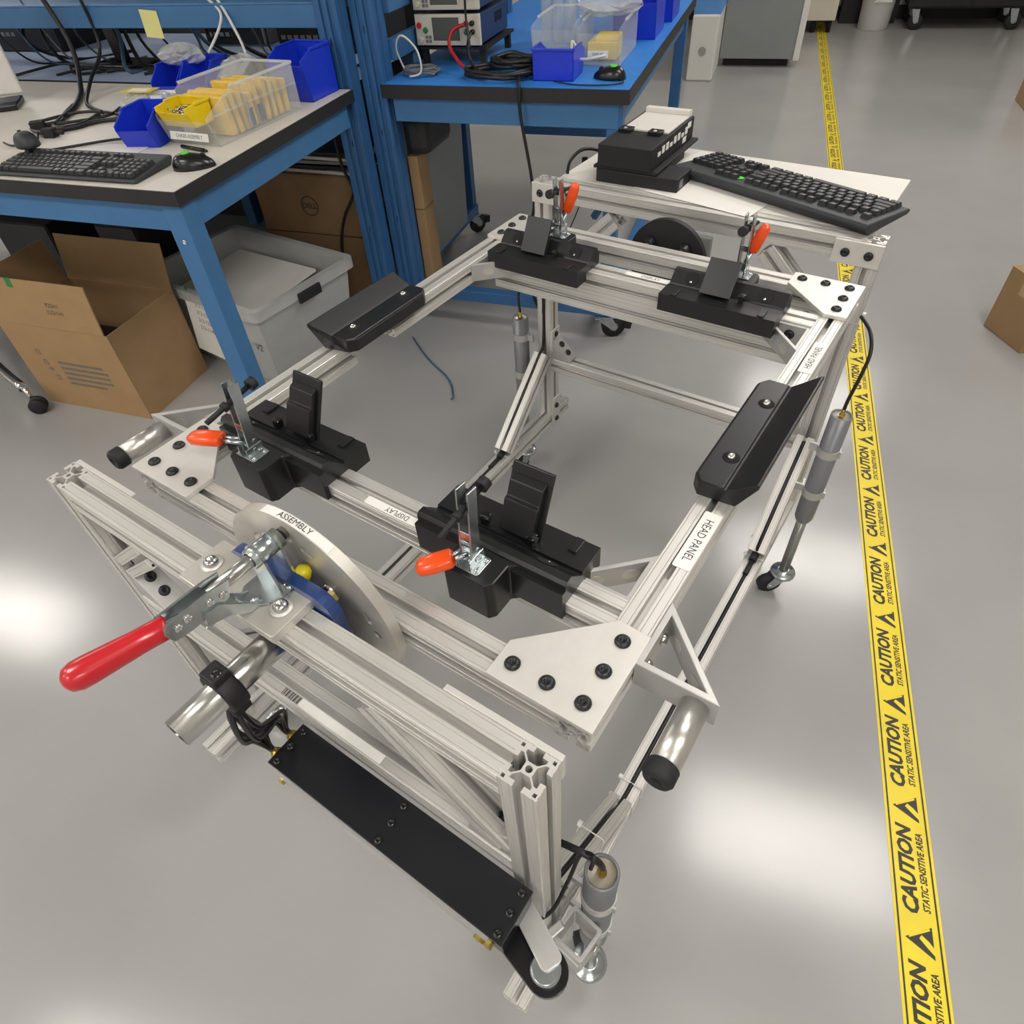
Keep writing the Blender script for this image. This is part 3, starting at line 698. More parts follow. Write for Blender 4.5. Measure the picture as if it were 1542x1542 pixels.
    for z, k in secs:
        for i in range(n):
            a = 2 * math.pi * i / n; ca, sa = math.cos(a), math.sin(a)
            vs.append((hw * k * math.copysign(abs(ca) ** .6, ca), hh_ * k * math.copysign(abs(sa) ** .6, sa), z))
    fs = [(j * n + i, j * n + (i + 1) % n, (j + 1) * n + (i + 1) % n, (j + 1) * n + i) for j in range(len(secs) - 1) for i in range(n)]
    g.add(vs, fs, True); g.f += [tuple(range(n))[::-1], tuple((len(secs) - 1) * n + i for i in range(n))]; g.sm += [False, False]
    obj('handle_grip', g, 'orange_grip', cl, CM @ aim(h1, h2, (0, 1, 0) if abs((h2 - h1).z) > Lh * .6 else (0, 0, 1)))
    return t
holder(-.532, .200, 0, 'black holder with lowered orange handle beside the bumper tube, on the display cross rail', ((-.004, -.002, .020), (-.026, -.018, .026), (-.074, -.036, .022)))
holder(-.172, .200, 0, 'black holder with lowered orange handle, the one nearest the large corner plate', ((-.004, -.002, .018), (-.010, -.016, .018), (-.042, -.042, .006)))
holder(-.530, .878, R(180), 'black holder with raised orange handle at the far left corner of the frame', ((0, 0, .012), (-.012, -.006, .045), (-.028, -.012, .098)), -1.2, .060, .0092)
holder(-.166, .878, R(180), 'black holder with raised orange handle in front of the far keyboard', ((0, 0, .012), (-.010, -.004, .042), (-.024, -.010, .088)), -1.5, .056, .0092)

def side_holder(x, y, sx, label, SL=.122):
    F0 = stand(x, y, ZR + .0003, 0 if sx > 0 else R(180))
    t = thing('side_holder', label, 'holder', F0, 'printed side holders without clamps')
    # plan outline with cut corners; cross-section: flat top, groove, rising lip on the outer side
    sec = [(-.034, 0), (-.034, .020), (-.031, .024), (.006, .024), (.0075, .022), (.010, .022), (.013, .024), (.042, .042), (.045, .042), (.045, .036), (.024, .0)]
    g = G(); n = len(sec); rows = [(-SL, .70), (-SL + .014, 1), (SL - .014, 1), (SL, .70)]
    vs = []
    for yy, k in rows:
        for (xx, zz) in sec: vs.append((xx * (k if xx < 0 else 1), yy + (xx * .35 if yy > 0 and xx > 0.02 else (xx * .1 if yy < 0 and xx > .02 else 0)), zz))
    fs = [tuple(range(n)), tuple(3 * n + i for i in range(n))[::-1]]
    for j in range(3):
        for i in range(n): fs.append((j * n + i, (j + 1) * n + i, (j + 1) * n + (i + 1) % n, j * n + (i + 1) % n))
    g.add(vs, fs)
    b = obj('body', g, 'black_print', t, F0, .0015)
    for yy in (-.064, .064):
        obj('screw_well', G().lathe([(.011, 0), (.011, .0006), (.0, .0006)], None, 22), 'dark_void', b, F0 @ TM(-.006, yy, .0238))
        link('screw', BOLT_S, F0 @ TM(-.006, yy, .0242) @ Matrix.Scale(.75, 4), b)
side_holder(.004, .530, 1, 'black angled holder block on the right side rail beside the head panel label')
side_holder(XL_ + .012, .530, -1, 'black angled holder block bridging the gap in the left side rail', .100)

# ================================================================== shelf behind the far end
SB = tag(obj('shelf_board', G().box((-.345, -.15, -.010), (.345, .15, 0)), 'foam_white', None, stand(-.352, 1.356, .0002), .001), 'white board laid as a shelf behind the far beam', 'board')
br = ST
for x in (-.6, -.1): rail('shelf_arm', (x, YF + .02, -.031), (x, 1.49, -.031), ST)
pz = .0006
tag(obj('paper_sheet', G().box((-.20, -.09, 0), (.20, .09, .0006)), 'paper', None, stand(-.30, 1.36, pz, R(-14))), 'white printed sheet half under the far keyboard', 'paper')
ps = tag(obj('paper_sheet', G().box((-.14, -.10, 0), (.14, .10, .0006)), 'paper', None, stand(-.36, 1.288, pz + .0008, R(-9))), 'white sheet with a small mark in front of the far keyboard', 'paper')

def keyboard(F, label, seedv, dot):
    """origin: middle, x to the typist's right, y away from the typist"""
    t = thing('keyboard', label, 'keyboard', F)
    Wd, D = .236, .078
    MX = Matrix(((0, 0, 1, 0), (1, 0, 0, 0), (0, 1, 0, 0), (0, 0, 0, 1)))
    g = G(); g.prism([(-D, .004), (-D + .004, .010), (D - .03, .021), (D, .023), (D + .004, .016), (D - .01, 0), (-D + .01, 0)], -Wd, Wd, MX)
    body = obj('case', g, 'kb_body', t, F, .003)
    KM = {}
    def key(x, y, w, d, row):
        k_ = (round(w, 4), round(d, 4))
        if k_ not in KM:
            q = G(); q.frustum((-w / 2, -d / 2, w / 2, d / 2, 0), (-w / 2 + .0025, -d / 2 + .0025, w / 2 - .0025, d / 2 - .0015, .008)); KM[k_] = q.mesh('key'); KM[k_].materials.append(MATS['kb_key'])
        z = .0115 + (y + D) * .076
        kk = link('key', KM[k_], F @ TM(x, y, z) @ Matrix.Rotation(R(4.3), 4, 'X'), t)
        if w < .03: link('legend', LEG, WM[kk] @ TM(-.002, .001, .0081), kk)
    LEG = G().prism(rrect(-.0016, -.0019, .0016, .0019, .0008, 1), 0, .0002).mesh('legend'); LEG.materials.append(MATS['key_legend'])
    p = .0196; x0 = -.222; ys = [-.058, -.039, -.020, -.001, .018]
    rows = [[1.3, 1.2, 1.2, 6.2, 1.2, 1.2, 1.3, 1.4], [2.3] + [1] * 10 + [2.7], [1.8] + [1] * 11 + [2.2], [1.5] + [1] * 12 + [1.5], [1] * 13 + [2]]
    for y, rw in zip(ys, rows):
        x = x0
        for w in rw: key(x + w * p / 2, y, w * p - .0018, .0172, 0); x += w * p
    x = x0
    for i in range(13): key(x + p / 2 + (i > 0) * .012 + (i > 4) * .008 + (i > 8) * .008, .047, p - .0018, .0145, 5); x += p
    xb = x0 + 15 * p + .008
    for i in range(3):
        for y in (.018, -.001, .047): key(xb + i * p + p / 2, y, p - .0018, .0172 if y < .04 else .0145, 0)
        key(xb + i * p + p / 2, -.058, p - .0018, .0172, 0)
    key(xb + p * 1.5, -.039, p - .0018, .0172, 0)
    xn = xb + 3 * p + .008
    for i in range(4):
        for y in ys: key(xn + i * p + p / 2, y, p - .0018, .0172, 0)
    obj('sticker_dot', G().prism(oval(0, 0, .0095, .0095), 0, .0005), 'green_dot', t, F @ TM(dot[0], dot[1], .0215) @ Matrix.Rotation(R(4), 4, 'X'))
    return t
keyboard(stand(-.220, 1.316, .0020, R(180 - 17.5)), 'black keyboard with green dot lying across the board behind the far beam', 1, (.082, .040))

# stacked black electronics on the shelf
dv = thing('electronics_unit', 'black electronics unit with side ports and a white tray on top', 'electronics', stand(-.545, 1.33, .030))
F = stand(-.545, 1.335, .030, R(3))
obj('case', G().box((-.062, -.128, .008), (.062, .128, .052)), 'black_matte', dv, F, .0015)
obj('flange', G().box((-.075, -.12, 0), (.075, .135, .006)), 'black_matte', dv, F, .001)
for i in range(8): obj('port', G().box((.0621, -.09 + i * .023, .028), (.0632, -.076 + i * .023, .028 + (.014 if i % 3 else .008))), 'label_white', dv, F)
for y, z in ((.085, .036), (.06, .012)): obj('port_label', G().box((.0622, y, z), (.0628, y + .022, z + .012)), 'label_white', dv, F)
tr = obj('tray', G().box((-.052, -.02, .052), (.056, .125, .056)).box((-.052, .108, .056), (.056, .125, .066)), 'foam_white', dv, F, .001)
for x in (-.04, .03):
    o = obj('clip', G().box((x - .015, -.04, .052), (x + .015, -.016, .060)), 'black_gloss', dv, F, .001); link('screw', BOLT_Z, F @ TM(x, -.034, .060), o)
dl = thing('electronics_tray', 'low flat black unit under the ported electronics, against the far beam', 'electronics', stand(-.50, 1.27, .001))
F = stand(-.515, 1.268, .001, R(2))
obj('case', G().box((-.095, -.050, 0), (.098, .030, .0275)).box((-.095, .030, 0), (.030, .165, .0275)), 'black_matte', dl, F, .002)
obj('socket', G().box((.0981, -.040, .006), (.0992, -.02, .022)), 'act_grey', dl, F)
cable('usb_cable', [(-.615, 1.30, .012), (-.63, 1.27, .045), (-.655, 1.235, .055), (-.675, 1.215, .035), (-.68, 1.21, .008)], .0038, 'black_cable', 'short black cable arching over the far left beam end')

# ================================================================== benches
HB = .88
def leg(t, u, v, z0, z1, s=.06, m='bench_blue', name='leg', F=ROOM):
    g = G(); a = s / 2; w = .012
    g.prism([(-a, -a), (a, -a), (a, a), (a - w, a), (a - w, -a + w), (-a + w, -a + w), (-a + w, a), (-a, a)], z0, z1)
    return obj(name, g, m, t, F @ TM(u, v, 0), .002)
def column(t, u0, u1, v0, v1, z0, z1):
    """folded steel upright with grooves down its faces"""
    w, d = u1 - u0, v1 - v0
    P = [(0, 0), (w * .28, 0), (w * .30, .008), (w * .40, .008), (w * .42, 0), (w * .6, 0), (w * .62, .010), (w * .8, .010), (w * .82, 0), (w, 0), (w, d * .25), (w - .008, d * .28), (w - .008, d * .5), (w, d * .53), (w, d), (0, d)]
    c = obj('upright', G().prism(P, z0, z1), 'column_blue', t, ROOM @ TM(u0, v0, 0), .0015)
    for z in [z0 + .1 + i * .3 for i in range(int((z1 - z0) / .3))]:
        obj('slot_hole', G().box((w * .49, -.0006, z), (w * .53, .001, z + .02)), 'dark_void', c, WM[c])
    return c
def bench_top(t, u0, u1, v0, v1, m, th=.034):
    e = .004
    obj('top', G().box((u0 + e, v0 + e, HB - th), (u1 - e, v1 - e, HB)), m, t, ROOM)
    obj('edge_band', G().ring([(u0, v0), (u1, v0), (u1, v1), (u0, v1)], [(u0 + e, v0 + e), (u1 - e, v0 + e), (u1 - e, v1 - e), (u0 + e, v1 - e)], HB - th - .001, HB - .0008), 'bench_edge', t, ROOM)
WB = thing('workbench', 'blue steel workbench with white top and a shelf beam, at the left', 'workbench', room(-1.0, .46, 0))
bench_top(WB, -2.6, .0, .0, .925, 'bench_white')
for a, b in (((-2.55, .022, .772), (-.05, .045, .845)), ((-2.55, .88, .772), (-.05, .90, .845)), ((-.045, .05, .772), (-.022, .90, .845))): obj('apron', G().box(a, b), 'bench_blue', WB, ROOM, .002)
for u, v in ((-.042, .042), (-2.56, .042), (-2.56, .88)):
    l = leg(WB, u, v, 0.02, .846); obj('levelling_foot', G().lathe([(.022, 0), (.022, .006), (.008, .010), (.008, .022)], None, 16), 'black_rubber', l, room(u, v, 0))
bolt(l, (-.042, .0118, .75), (0, -1, 0), BOLT_Z, ROOM, 1.5)
column(WB, -.088, -.006, .93, .995, 0, 2.1)
bm = obj('shelf_beam', G().box((-2.6, .935, 1.045), (-.085, .965, 1.105)).box((-2.6, .935, 1.105), (-.085, 1.2, 1.112)), 'bench_blue', WB, ROOM, .002)
obj('lower_shelf', G().box((-2.5, .5, .60), (-.9, .88, .615)), 'bench_edge', WB, ROOM)
EB = thing('esd_bench', 'blue steel bench on casters with bright blue mat top, behind the white-topped bench', 'workbench', room(.5, 1.75, 0))
bench_top(EB, .069, .920, .990, 2.62, 'esd_blue', .04)
for a, b in (((.10, 1.008, .765), (.885, 1.03, .838)), ((.865, 1.03, .765), (.885, 2.58, .838)), ((.10, 2.57, .765), (.885, 2.59, .838)), ((.10, 1.03, .765), (.12, 2.58, .838))): obj('apron', G().box(a, b), 'bench_blue', EB, ROOM, .002)
for u, v in ((.872, 1.035), (.872, 2.56), (-.015, 1.88)): leg(EB, u, v, .135, .84, .05, 'column_blue')
leg(EB, .30, 1.90, .50, .84, .05, 'column_blue')
for a, b in (((.09, 1.01, .105), (.897, 1.055, .15)), ((-.02, 1.08, .105), (.02, 1.90, .15)), ((.28, 1.89, .48), (.87, 1.91, .53)), ((.84, 1.06, .105), (.885, 2.56, .15))): obj('lower_rail', G().box(a, b), 'column_blue', EB, ROOM, .002)
obj('diagonal_strut', G().cyl((.86, 1.90, .50), (.62, 1.90, .12), .018, n=4), 'bench_blue', EB, ROOM)
column(EB, .0, .082, .998, 1.075, .02, 2.1); column(EB, .09, .13, 2.2, 2.26, .86, 2.1)
obj('shelf_bracket', G().box((.072, 1.08, 1.06), (.100, 1.7, 1.12)).box((.072, 1.08, .93), (.100, 1.7, .99)), 'bench_blue', EB, ROOM, .002)
def bench_caster(u, v, yaw):
    F = room(u, v, 0, yaw)
    obj('caster_plate', G().box((-.04, -.04, .098), (.04, .04, .104)).lathe([(.03, .088), (.03, .098)], None, 20), 'zinc', EB, F)
    g = G()
    for s in (-1, 1): g.prism([(-.03, .088), (.03, .088), (.052, .050), (.045, .035), (.03, .038)], 0, .003, Matrix(((1, 0, 0, 0), (0, 0, -1, s * .021 + .0015), (0, 1, 0, 0), (0, 0, 0, 1))))
    obj('caster_fork', g, 'zinc', EB, F)
    w = obj('caster_wheel', G().lathe([(.006, -.016), (.030, -.016), (.032, -.012), (.044, -.012), (.0475, -.009), (.0475, .009), (.044, .012), (.032, .012), (.030, .016), (.006, .016)], None, 32), 'black_rubber', EB, F @ Matrix.Translation((.038, 0, .0478)) @ Matrix.Rotation(R(90), 4, 'X'))
    obj('hub', G().lathe([(.012, -.0175), (.018, -.0175), (.018, .0175), (.012, .0175)], None, 16), 'act_grey', w, WM[w])
    obj('brake_tab', G().box((.065, -.016, .05), (.10, .016, .085), Matrix.Rotation(R(10), 4, 'Y')), 'black_matte', EB, F, .004)
for a in ((.865, 1.04, R(20)), (-.015, 1.88, R(60)), (.865, 2.53, R(100))): bench_caster(*a)
TB = thing('back_bench', 'far workbench with pale blue top under the shelf beam, behind the white-topped bench', 'workbench', room(-1.5, 1.4, 0))
obj('top', G().box((-2.8, .985, HB - .045), (-.14, 1.85, HB - .012)), 'far_top', TB, ROOM)
obj('edge_band', G().box((-2.8, .975, HB - .05), (-.14, .985, HB - .010)), 'bench_edge', TB, ROOM)
for u, v in ((-2.7, 1.02), (-2.7, 1.80), (-.2, 1.80), (-1.3, 1.80)): leg(TB, u, v, .0, HB - .05)
obj('back_panel', G().box((-2.8, 1.86, .0), (-.14, 1.88, 1.9)), 'black_vinyl', TB, ROOM)

# ---- clutter beyond the shelf beam
rc = random.Random(11)
def chassis(u, v, z, w, d, h, label, m='black_matte', ports=0):
    t = thing('equipment_chassis', label, 'equipment', room(u, v, z))
    F = WM[t]
    obj('case', G().box((-w / 2, -d / 2, 0), (w / 2, d / 2, h)), m, t, F, .004)
    obj('front_panel', G().box((-w / 2 + .006, -d / 2 - .004, .006), (w / 2 - .006, -d / 2, h - .006)), 'black_gloss', t, F, .001)
    for i in range(ports): obj('port', G().box((-w / 2 + .02 + i * .03, -d / 2 - .0055, h * .3), (-w / 2 + .04 + i * .03, -d / 2 - .004, h * .3 + .014)), 'act_grey', t, F)
chassis(-.40, 1.62, HB - .011, .44, .3, .16, 'dark equipment box at the right end of the pale blue back bench', 'black_matte', 9)
chassis(-.92, 1.70, HB - .011, .3, .22, .12, 'dark equipment box in the middle of the pale blue back bench', 'machine_grey', 5)
chassis(-2.0, 1.6, HB - .011, .5, .3, .2, 'dark equipment box at the left end of the pale blue back bench', 'black_matte', 8)
mst = thing('monitor_stand', 'black monitor stand with flat foot on the pale blue back bench', 'stand', room(-1.24, 1.24, HB - .0118))
F = WM[mst]; obj('foot', G().prism(rrect(-.12, -.07, .14, .08, .03), 0, .012), 'black_gloss', mst, F, .002); obj('neck', G().box((-.028, .0, .012), (.028, .03, .4), Matrix.Rotation(R(-4), 4, 'Y')), 'black_gloss', mst, F, .004)
def loose(name, pts, r, m, label, z=0, group=None): return cable(name, [(p[0], p[1], p[2] + z) for p in pts], r, m, label, ROOM, 'cable', group, 6)
loose('hanging_cable', [(-1.20, .90, 1.6), (-1.18, .91, 1.25), (-1.08, .88, 1.02), (-1.03, .80, .90), (-.95, .70, .887), (-.86, .58, .888), (-.80, .46, .888), (-.74, .38, .889), (-.68, .42, .888), (-.70, .52, .888)], .0085, 'black_cable', 'thick black cable bundle coming down across the shelf beam to the white bench')
loose('hanging_cable', [(-.98, .915, 1.55), (-.99, .915, 1.2), (-1.0, .93, 1.0), (-.97, .80, .92), (-.88, .66, .888), (-.80, .60, .886), (-.72, .56, .887)], .006, 'black_cable', 'black cable dropping straight over the shelf beam and along the white top')
for i, (u, v) in enumerate(((-1.55, .925), (-1.42, .92), (-1.30, .925), (-.86, 1.05), (-.78, 1.06), (-.55, 1.08), (-.47, 1.10))):
    j = rc.uniform
    loose('thin_cable', [(u, v, 1.5), (u + j(-.02, .02), v + .02, 1.2), (u + j(-.05, .05), v + .07, 1.02), (u + j(-.02, .06), v + .12, .92), (u + .06, v + .25, .888)], .0036, ('black_cable', 'blue_cable', 'grey_cable')[i % 3], 'thin %s cable hanging behind the shelf beam, %s from the left' % (('black', 'blue', 'grey')[i % 3], ('first', 'second', 'third', 'fourth', 'fifth', 'sixth', 'seventh')[i]), 0, 'thin cables behind the shelf beam')
for i in range(6):
    j = rc.uniform; u0 = -1.6 + i * .2
    loose('trailing_cable', [(u0, 1.02 + j(0, .1), .874), (u0 + .12, 1.15 + j(-.05, .1), .885), (u0 + .28, 1.1 + j(-.04, .14), .874), (u0 + .45, 1.2 + j(-.06, .1), .876)], .005, 'black_cable', 'black cable trailing across the pale blue back bench, %s from the left' % ('first', 'second', 'third', 'fourth', 'fifth', 'sixth')[i], 0, 'cables strewn over the back bench')
for i in range(10):
    j = rc.uniform; u0 = -1.62 + i * .115
    loose('rear_cable', [(u0 + j(-.05, .05), 1.30 + j(-.1, .2), 1.5), (u0 + j(-.06, .06), 1.25 + j(-.1, .1), 1.15), (u0 + j(-.08, .08), 1.22 + j(-.1, .1), .98), (u0 + .1 + j(-.05, .1), 1.2 + j(-.1, .12), .875), (u0 + .25 + j(-.1, .1), 1.32 + j(-.15, .15), .875)], rc.choice((.004, .006, .008)), ('black_cable', 'black_cable', 'grey_cable', 'blue_cable')[i % 4], 'loose cable drooping onto the pale blue back bench, %s from the left' % ('first', 'second', 'third', 'fourth', 'fifth', 'sixth', 'seventh', 'eighth', 'ninth', 'tenth')[i], 0, 'cables drooping behind the shelf beam')
loose('white_cable', [(-.50, .955, 1.125), (-.44, .93, 1.09), (-.44, .90, 1.05), (-.48, .86, .99)], .0045, 'white_cable', 'left white cable looping over the shelf beam into the blue bins')
loose('white_cable', [(-.46, .955, 1.125), (-.42, .93, 1.09), (-.37, .90, 1.02), (-.34, .87, .98)], .0045, 'white_cable', 'right white cable looping over the shelf beam into the blue bins')
sn = tag(obj('sticky_note', G().box((-.036, -.001, -.040), (.036, 0, .038), Matrix.Rotation(R(4), 4, 'Y')), 'sticky', None, room(-.738, .9335, 1.058)), 'pale yellow sticky note stuck on the blue shelf beam', 'note')

# ================================================================== things on the white bench
BT = HB + .0005
keyboard(room(-.375, .098, BT, R(1)), 'black keyboard with green dot at the front edge of the white bench', 2, (.055, -.012))
def mouse(F, label, m='black_gloss', dot=True):
    t = thing('mouse', label, 'mouse', F)
    prof = []; vs = []; fs = []; nu, nv = 20, 8
    for j in range(nv + 1):
        ph = math.pi / 2 * j / nv
        for i in range(nu):
            a = 2 * math.pi * i / nu; r = math.cos(ph) ** .7 if j < nv else 0
            vs.append((.031 * r * math.cos(a) * (1 - .1 * math.sin(a)), .055 * r * math.sin(a), .034 * math.sin(ph) * (1 - .25 * r * math.sin(a))))
    for j in range(nv):
        for i in range(nu): fs.append((j * nu + i, j * nu + (i + 1) % nu, (j + 1) * nu + (i + 1) % nu, (j + 1) * nu + i))
    g = G().add(vs, fs, True); g.f.append(tuple(range(nu))[::-1]); g.sm.append(False)
    obj('shell', g, m, t, F)
    obj('scroll_wheel', G().cyl((-.004, .028, .024), (.004, .028, .024), .008, n=14), 'black_rubber', t, F)
    if dot: obj('sticker_dot', G().lathe([(.0115, -.004), (.0115, .0008)], None, 20), 'green_dot', t, F @ TM(-.002, -.014, .0368) @ Matrix.Rotation(R(6), 4, 'X'))
    return t
mouse(room(-.062, .165, BT, R(-62)), 'glossy black mouse with green dot beside the keyboard on the white bench')
mouse(room(-.602, .158, BT + .034, R(60)), 'dark mouse lying on the left end of the bench keyboard', 'kb_body', False)

def hopper_bin(F, w, d, h, m, label, group=None, lab=None, name='parts_bin', front=.42):
    """stackable hopper bin, open at the top, low front (-y)"""
    t = thing(name, label, 'bin', F, group); th = .004; hf = h * front
    g = G(); g.box((-w / 2, -d / 2, 0), (w / 2, d / 2, th)); g.box((-w / 2, d / 2 - th, 0), (w / 2, d / 2, h))
    for s in (-1, 1):
        g.prism([(-d / 2, 0), (d / 2, 0), (d / 2, h), (-d / 2 + d * .28, h), (-d / 2 - .02, hf + .012), (-d / 2 - .02, hf)], 0, th, TM(s * w / 2 - (th if s > 0 else 0), 0, 0) @ Matrix(((0, 0, 1, 0), (1, 0, 0, 0), (0, 1, 0, 0), (0, 0, 0, 1))))
    g.prism([(-d / 2, 0), (-d / 2 + th, 0), (-d / 2 - .02 + th, hf), (-d / 2 - .02, hf)], -w / 2, w / 2, Matrix(((0, 0, 1, 0), (1, 0, 0, 0), (0, 1, 0, 0), (0, 0, 0, 1))))
    obj('body', g, m, t, F, .0012)
    g = G()
    for s in (-1, 1): g.box((s * w / 2 - .004, -d / 2 + d * .26, h - .004), (s * w / 2 + .004, d / 2, h + .003))
    g.box((-w / 2, d / 2 - .004, h - .004), (w / 2, d / 2 + .004, h + .003))
    obj('rim', g, 'clear_edge' if m == 'clear_plastic' else m, t, F, .001)
    if lab: obj('bin_label', G().box((-w * .3, -.0006, -.008), (w * .3, 0, .008)), 'label_white', t, F @ TM(0, -d / 2 - .014, hf * .62) @ Matrix.Rotation(R(-18), 4, 'X'))
    return t
hopper_bin(room(-.338, .352, BT, R(8)), .105, .135, .085, 'bin_blue', 'small royal blue bin with white tag beside the clear bin on the white bench', None, None, front=.55)
obj('tag_card', G().box((-.018, -.001, 0), (.018, 0, .022)), 'label_white', bpy.data.objects['parts_bin'], room(-.345, .418, BT + .074, R(8)))
cb1 = hopper_bin(room(-.165, .515, BT, R(-6)), .185, .37, .125, 'clear_plastic', 'long clear plastic bin of yellow packets and a lettered label on the white bench', None, None, 'clear_bin', .5)
F = WM[cb1]
obj('rib', G().box((.0926, -.05, .01), (.0945, -.042, .12)).box((.0926, .06, .01), (.0945, .068, .12)).box((.0926, -.18, .07), (.0945, .18, .076)), 'clear_plastic', cb1, F)
lb = obj('bin_label', G().box((-.07, -.0008, -.010), (.07, 0, .010)), 'label_white', cb1, F @ TM(0, -.198, .024) @ Matrix.Rotation(R(-14), 4, 'X'))
text('CHASIS ASSEMBLY', .0135, WM[lb] @ TM(0, -.0012, 0) @ Matrix.Rotation(R(90), 4, 'X'), lb, narrow=.9)
rp = random.Random(5)
for i in range(9):
    y = -.10 + i * .030
    pk = tag(obj('packet', G().box((-.075, -.009, 0), (.075, .009, .085 + rp.uniform(0, .018)), Matrix.Rotation(R(rp.uniform(-8, 8)), 4, 'X')), 'contents_yellow', None, F @ TM(0.004, y, .006), .002), 'yellow packet in the long clear bin, %s from its front' % ('first', 'second', 'third', 'fourth', 'fifth', 'sixth', 'seventh', 'eighth', 'ninth')[i], 'packet', 'yellow packets in the clear bin')
for i, y in enumerate((-.03, .0)):
    tag(obj('packet_card', G().box((0, -.011, 0), (.001, .011, .045)), 'psu_case', None, F @ TM(.087, y + .03 * 0 + (.015 * i), .012), 0), 'small blue printed card seen through the clear bin, %s' % ('nearer', 'farther')[i], 'card')
yb = hopper_bin(F @ TM(-.022, -.155, .045), .11, .075, .055, 'bin_yellow', 'small yellow bin of screws inside the front of the clear bin', None, None, 'screw_bin', .7)
tag(obj('loose_screws', None or G().add(*(lambda vs, fs: (vs, fs))(*(lambda: ([], []))())) if False else (lambda g: [g.cyl((x, y, z), (x + .014 * math.cos(a), y + .014 * math.sin(a), z + .003), .0025, n=6) for x, y, z, a in [(rp.uniform(-.038, .03), rp.uniform(-.028, .02), .02 + rp.uniform(0, .016), rp.uniform(0, 6)) for _ in range(70)]] and g)(G()), 'steel', None, WM[yb]), 'loose silver screws heaped in the small yellow bin', 'screws', None, 'stuff')
hopper_bin(room(-.62, .900 - .06, BT, R(6)), .10, .14, .085, 'bin_blue', 'blue bin with paper label left of its twin behind the clear bin', 'labelled blue bins at the bench back', True)
hopper_bin(room(-.505, .905 - .06, BT, R(6)), .105, .14, .095, 'bin_blue', 'blue bin with paper label right of its twin behind the clear bin', 'labelled blue bins at the bench back', True)
hopper_bin(room(-.115, .840, BT, R(-4)), .135, .15, .135, 'bin_blue', 'tall blue bin at the back right corner of the white bench', None, None, front=.75)
def crumple(F, sx, sy, sz, m, label, cat, seed, name='plastic_bag'):
    r_ = random.Random(seed); vs = []; fs = []; n1, n2 = 18, 9
    for j in range(n2 + 1):
        ph = math.pi * j / n2 - math.pi / 2
        for i in range(n1):
            a = 2 * math.pi * i / n1; k = 1 + r_.uniform(-.16, .16)
            vs.append((sx * k * math.cos(ph) * math.cos(a), sy * k * math.cos(ph) * math.sin(a), max(0, sz * (math.sin(ph) * .9 + .75) * (1 + r_.uniform(-.1, .1)))))
    for j in range(n2):
        for i in range(n1): fs.append((j * n1 + i, j * n1 + (i + 1) % n1, (j + 1) * n1 + (i + 1) % n1, (j + 1) * n1 + i))
    return tag(obj(name, G().add(vs, fs, False), m, None, F), label, cat)
crumple(room(-.55, .60, BT), .105, .075, .035, 'bag_film', 'crumpled clear bag with yellow printed label on the white bench', 'bag', 1)
lbg = obj('bag_label', G().box((-.055, -.03, 0), (.055, .03, .001)), 'yellow_plastic', bpy.data.objects['plastic_bag'], room(-.565, .59, BT + .064, R(4)))
obj('bag_print', G().box((-.035, -.017, .001), (.035, .017, .0014)), 'label_white', lbg, WM[lbg])
crumple(room(-.60, .87, BT + .075), .085, .05, .035, 'bag_film', 'crumpled clear film bag heaped over the left labelled blue bin', 'bag', 2)
crumple(room(-.345, .84, BT), .095, .07, .065, 'bag_film', 'grey crumpled antistatic bag between the blue bins', 'bag', 3)
crumple(room(-.262, .80, BT), .045, .05, .06, 'black_matte', 'bundle of black cables behind the long clear bin', 'cables', 4, 'cable_bundle')
tag(obj('papers', G().box((-.12, -.05, 0), (.12, .05, .002)), 'paper', None, room(-.43, .245, BT, R(3))), 'white sheets lying behind the bench keyboard', 'paper')
tag(obj('marker_pen', G().cyl((-.05, 0, .005), (.045, 0, .005), .005, n=10).cyl((.045, 0, .005), (.055, 0, .005), .0035, n=10), 'black_gloss', None, room(-.155, .285, BT, R(-14))), 'black marker pen in front of the clear bin', 'pen')
mon = thing('monitor', 'white monitor back standing at the left edge of the white bench', 'monitor', room(-1.22, .56, BT))
F = WM[mon] @ Matrix.Rotation(R(38), 4, 'Z'); obj('panel', G().box((-.30, -.012, .035), (.13, .012, .42)), 'machine_white', mon, F, .006); obj('foot', G().box((-.12, -.07, 0), (.105, .07, .018)), 'black_gloss', mon, F, .004); obj('neck', G().box((-.03, -.006, .018), (.03, .008, .05)), 'black_gloss', mon, F)
loose('bench_cable', [(-.90, .62, .887), (-.84, .52, .888), (-.78, .44, .888), (-.82, .37, .89), (-.76, .34, .888), (-.72, .36, .889), (-.66, .46, .888), (-.60, .50, .887)], .006, 'black_cable', 'black cable coiled on the white bench left of the bag')
loose('bench_cable', [(-.70, .62, .886), (-.66, .52, .89), (-.72, .44, .892), (-.80, .40, .89), (-.86, .44, .888), (-.80, .54, .889), (-.70, .56, .887), (-.58, .52, .886)], .0045, 'black_cable', 'second black cable curled among the coil on the white bench')
loose('bench_cable', [(-.80, .36, .888), (-.74, .31, .888), (-.70, .26, .888), (-.74, .22, .888), (-.80, .24, .888)], .003, 'black_cable', 'thin black cable with plug behind the bench keyboard')
loose('bench_cable', [(-.60, .20, .886), (-.52, .26, .888), (-.46, .31, .888), (-.40, .34, .887)], .0035, 'black_cable', 'keyboard lead running to the small blue bin')
tag(obj('power_plug', G().box((-.02, -.016, 0), (.02, .016, .028)).cyl((.02, 0, .014), (.05, 0, .014), .007, n=10), 'black_rubber', None, room(-.80, .375, BT, R(40)), .004), 'black power plug lying in the bench cables', 'plug')
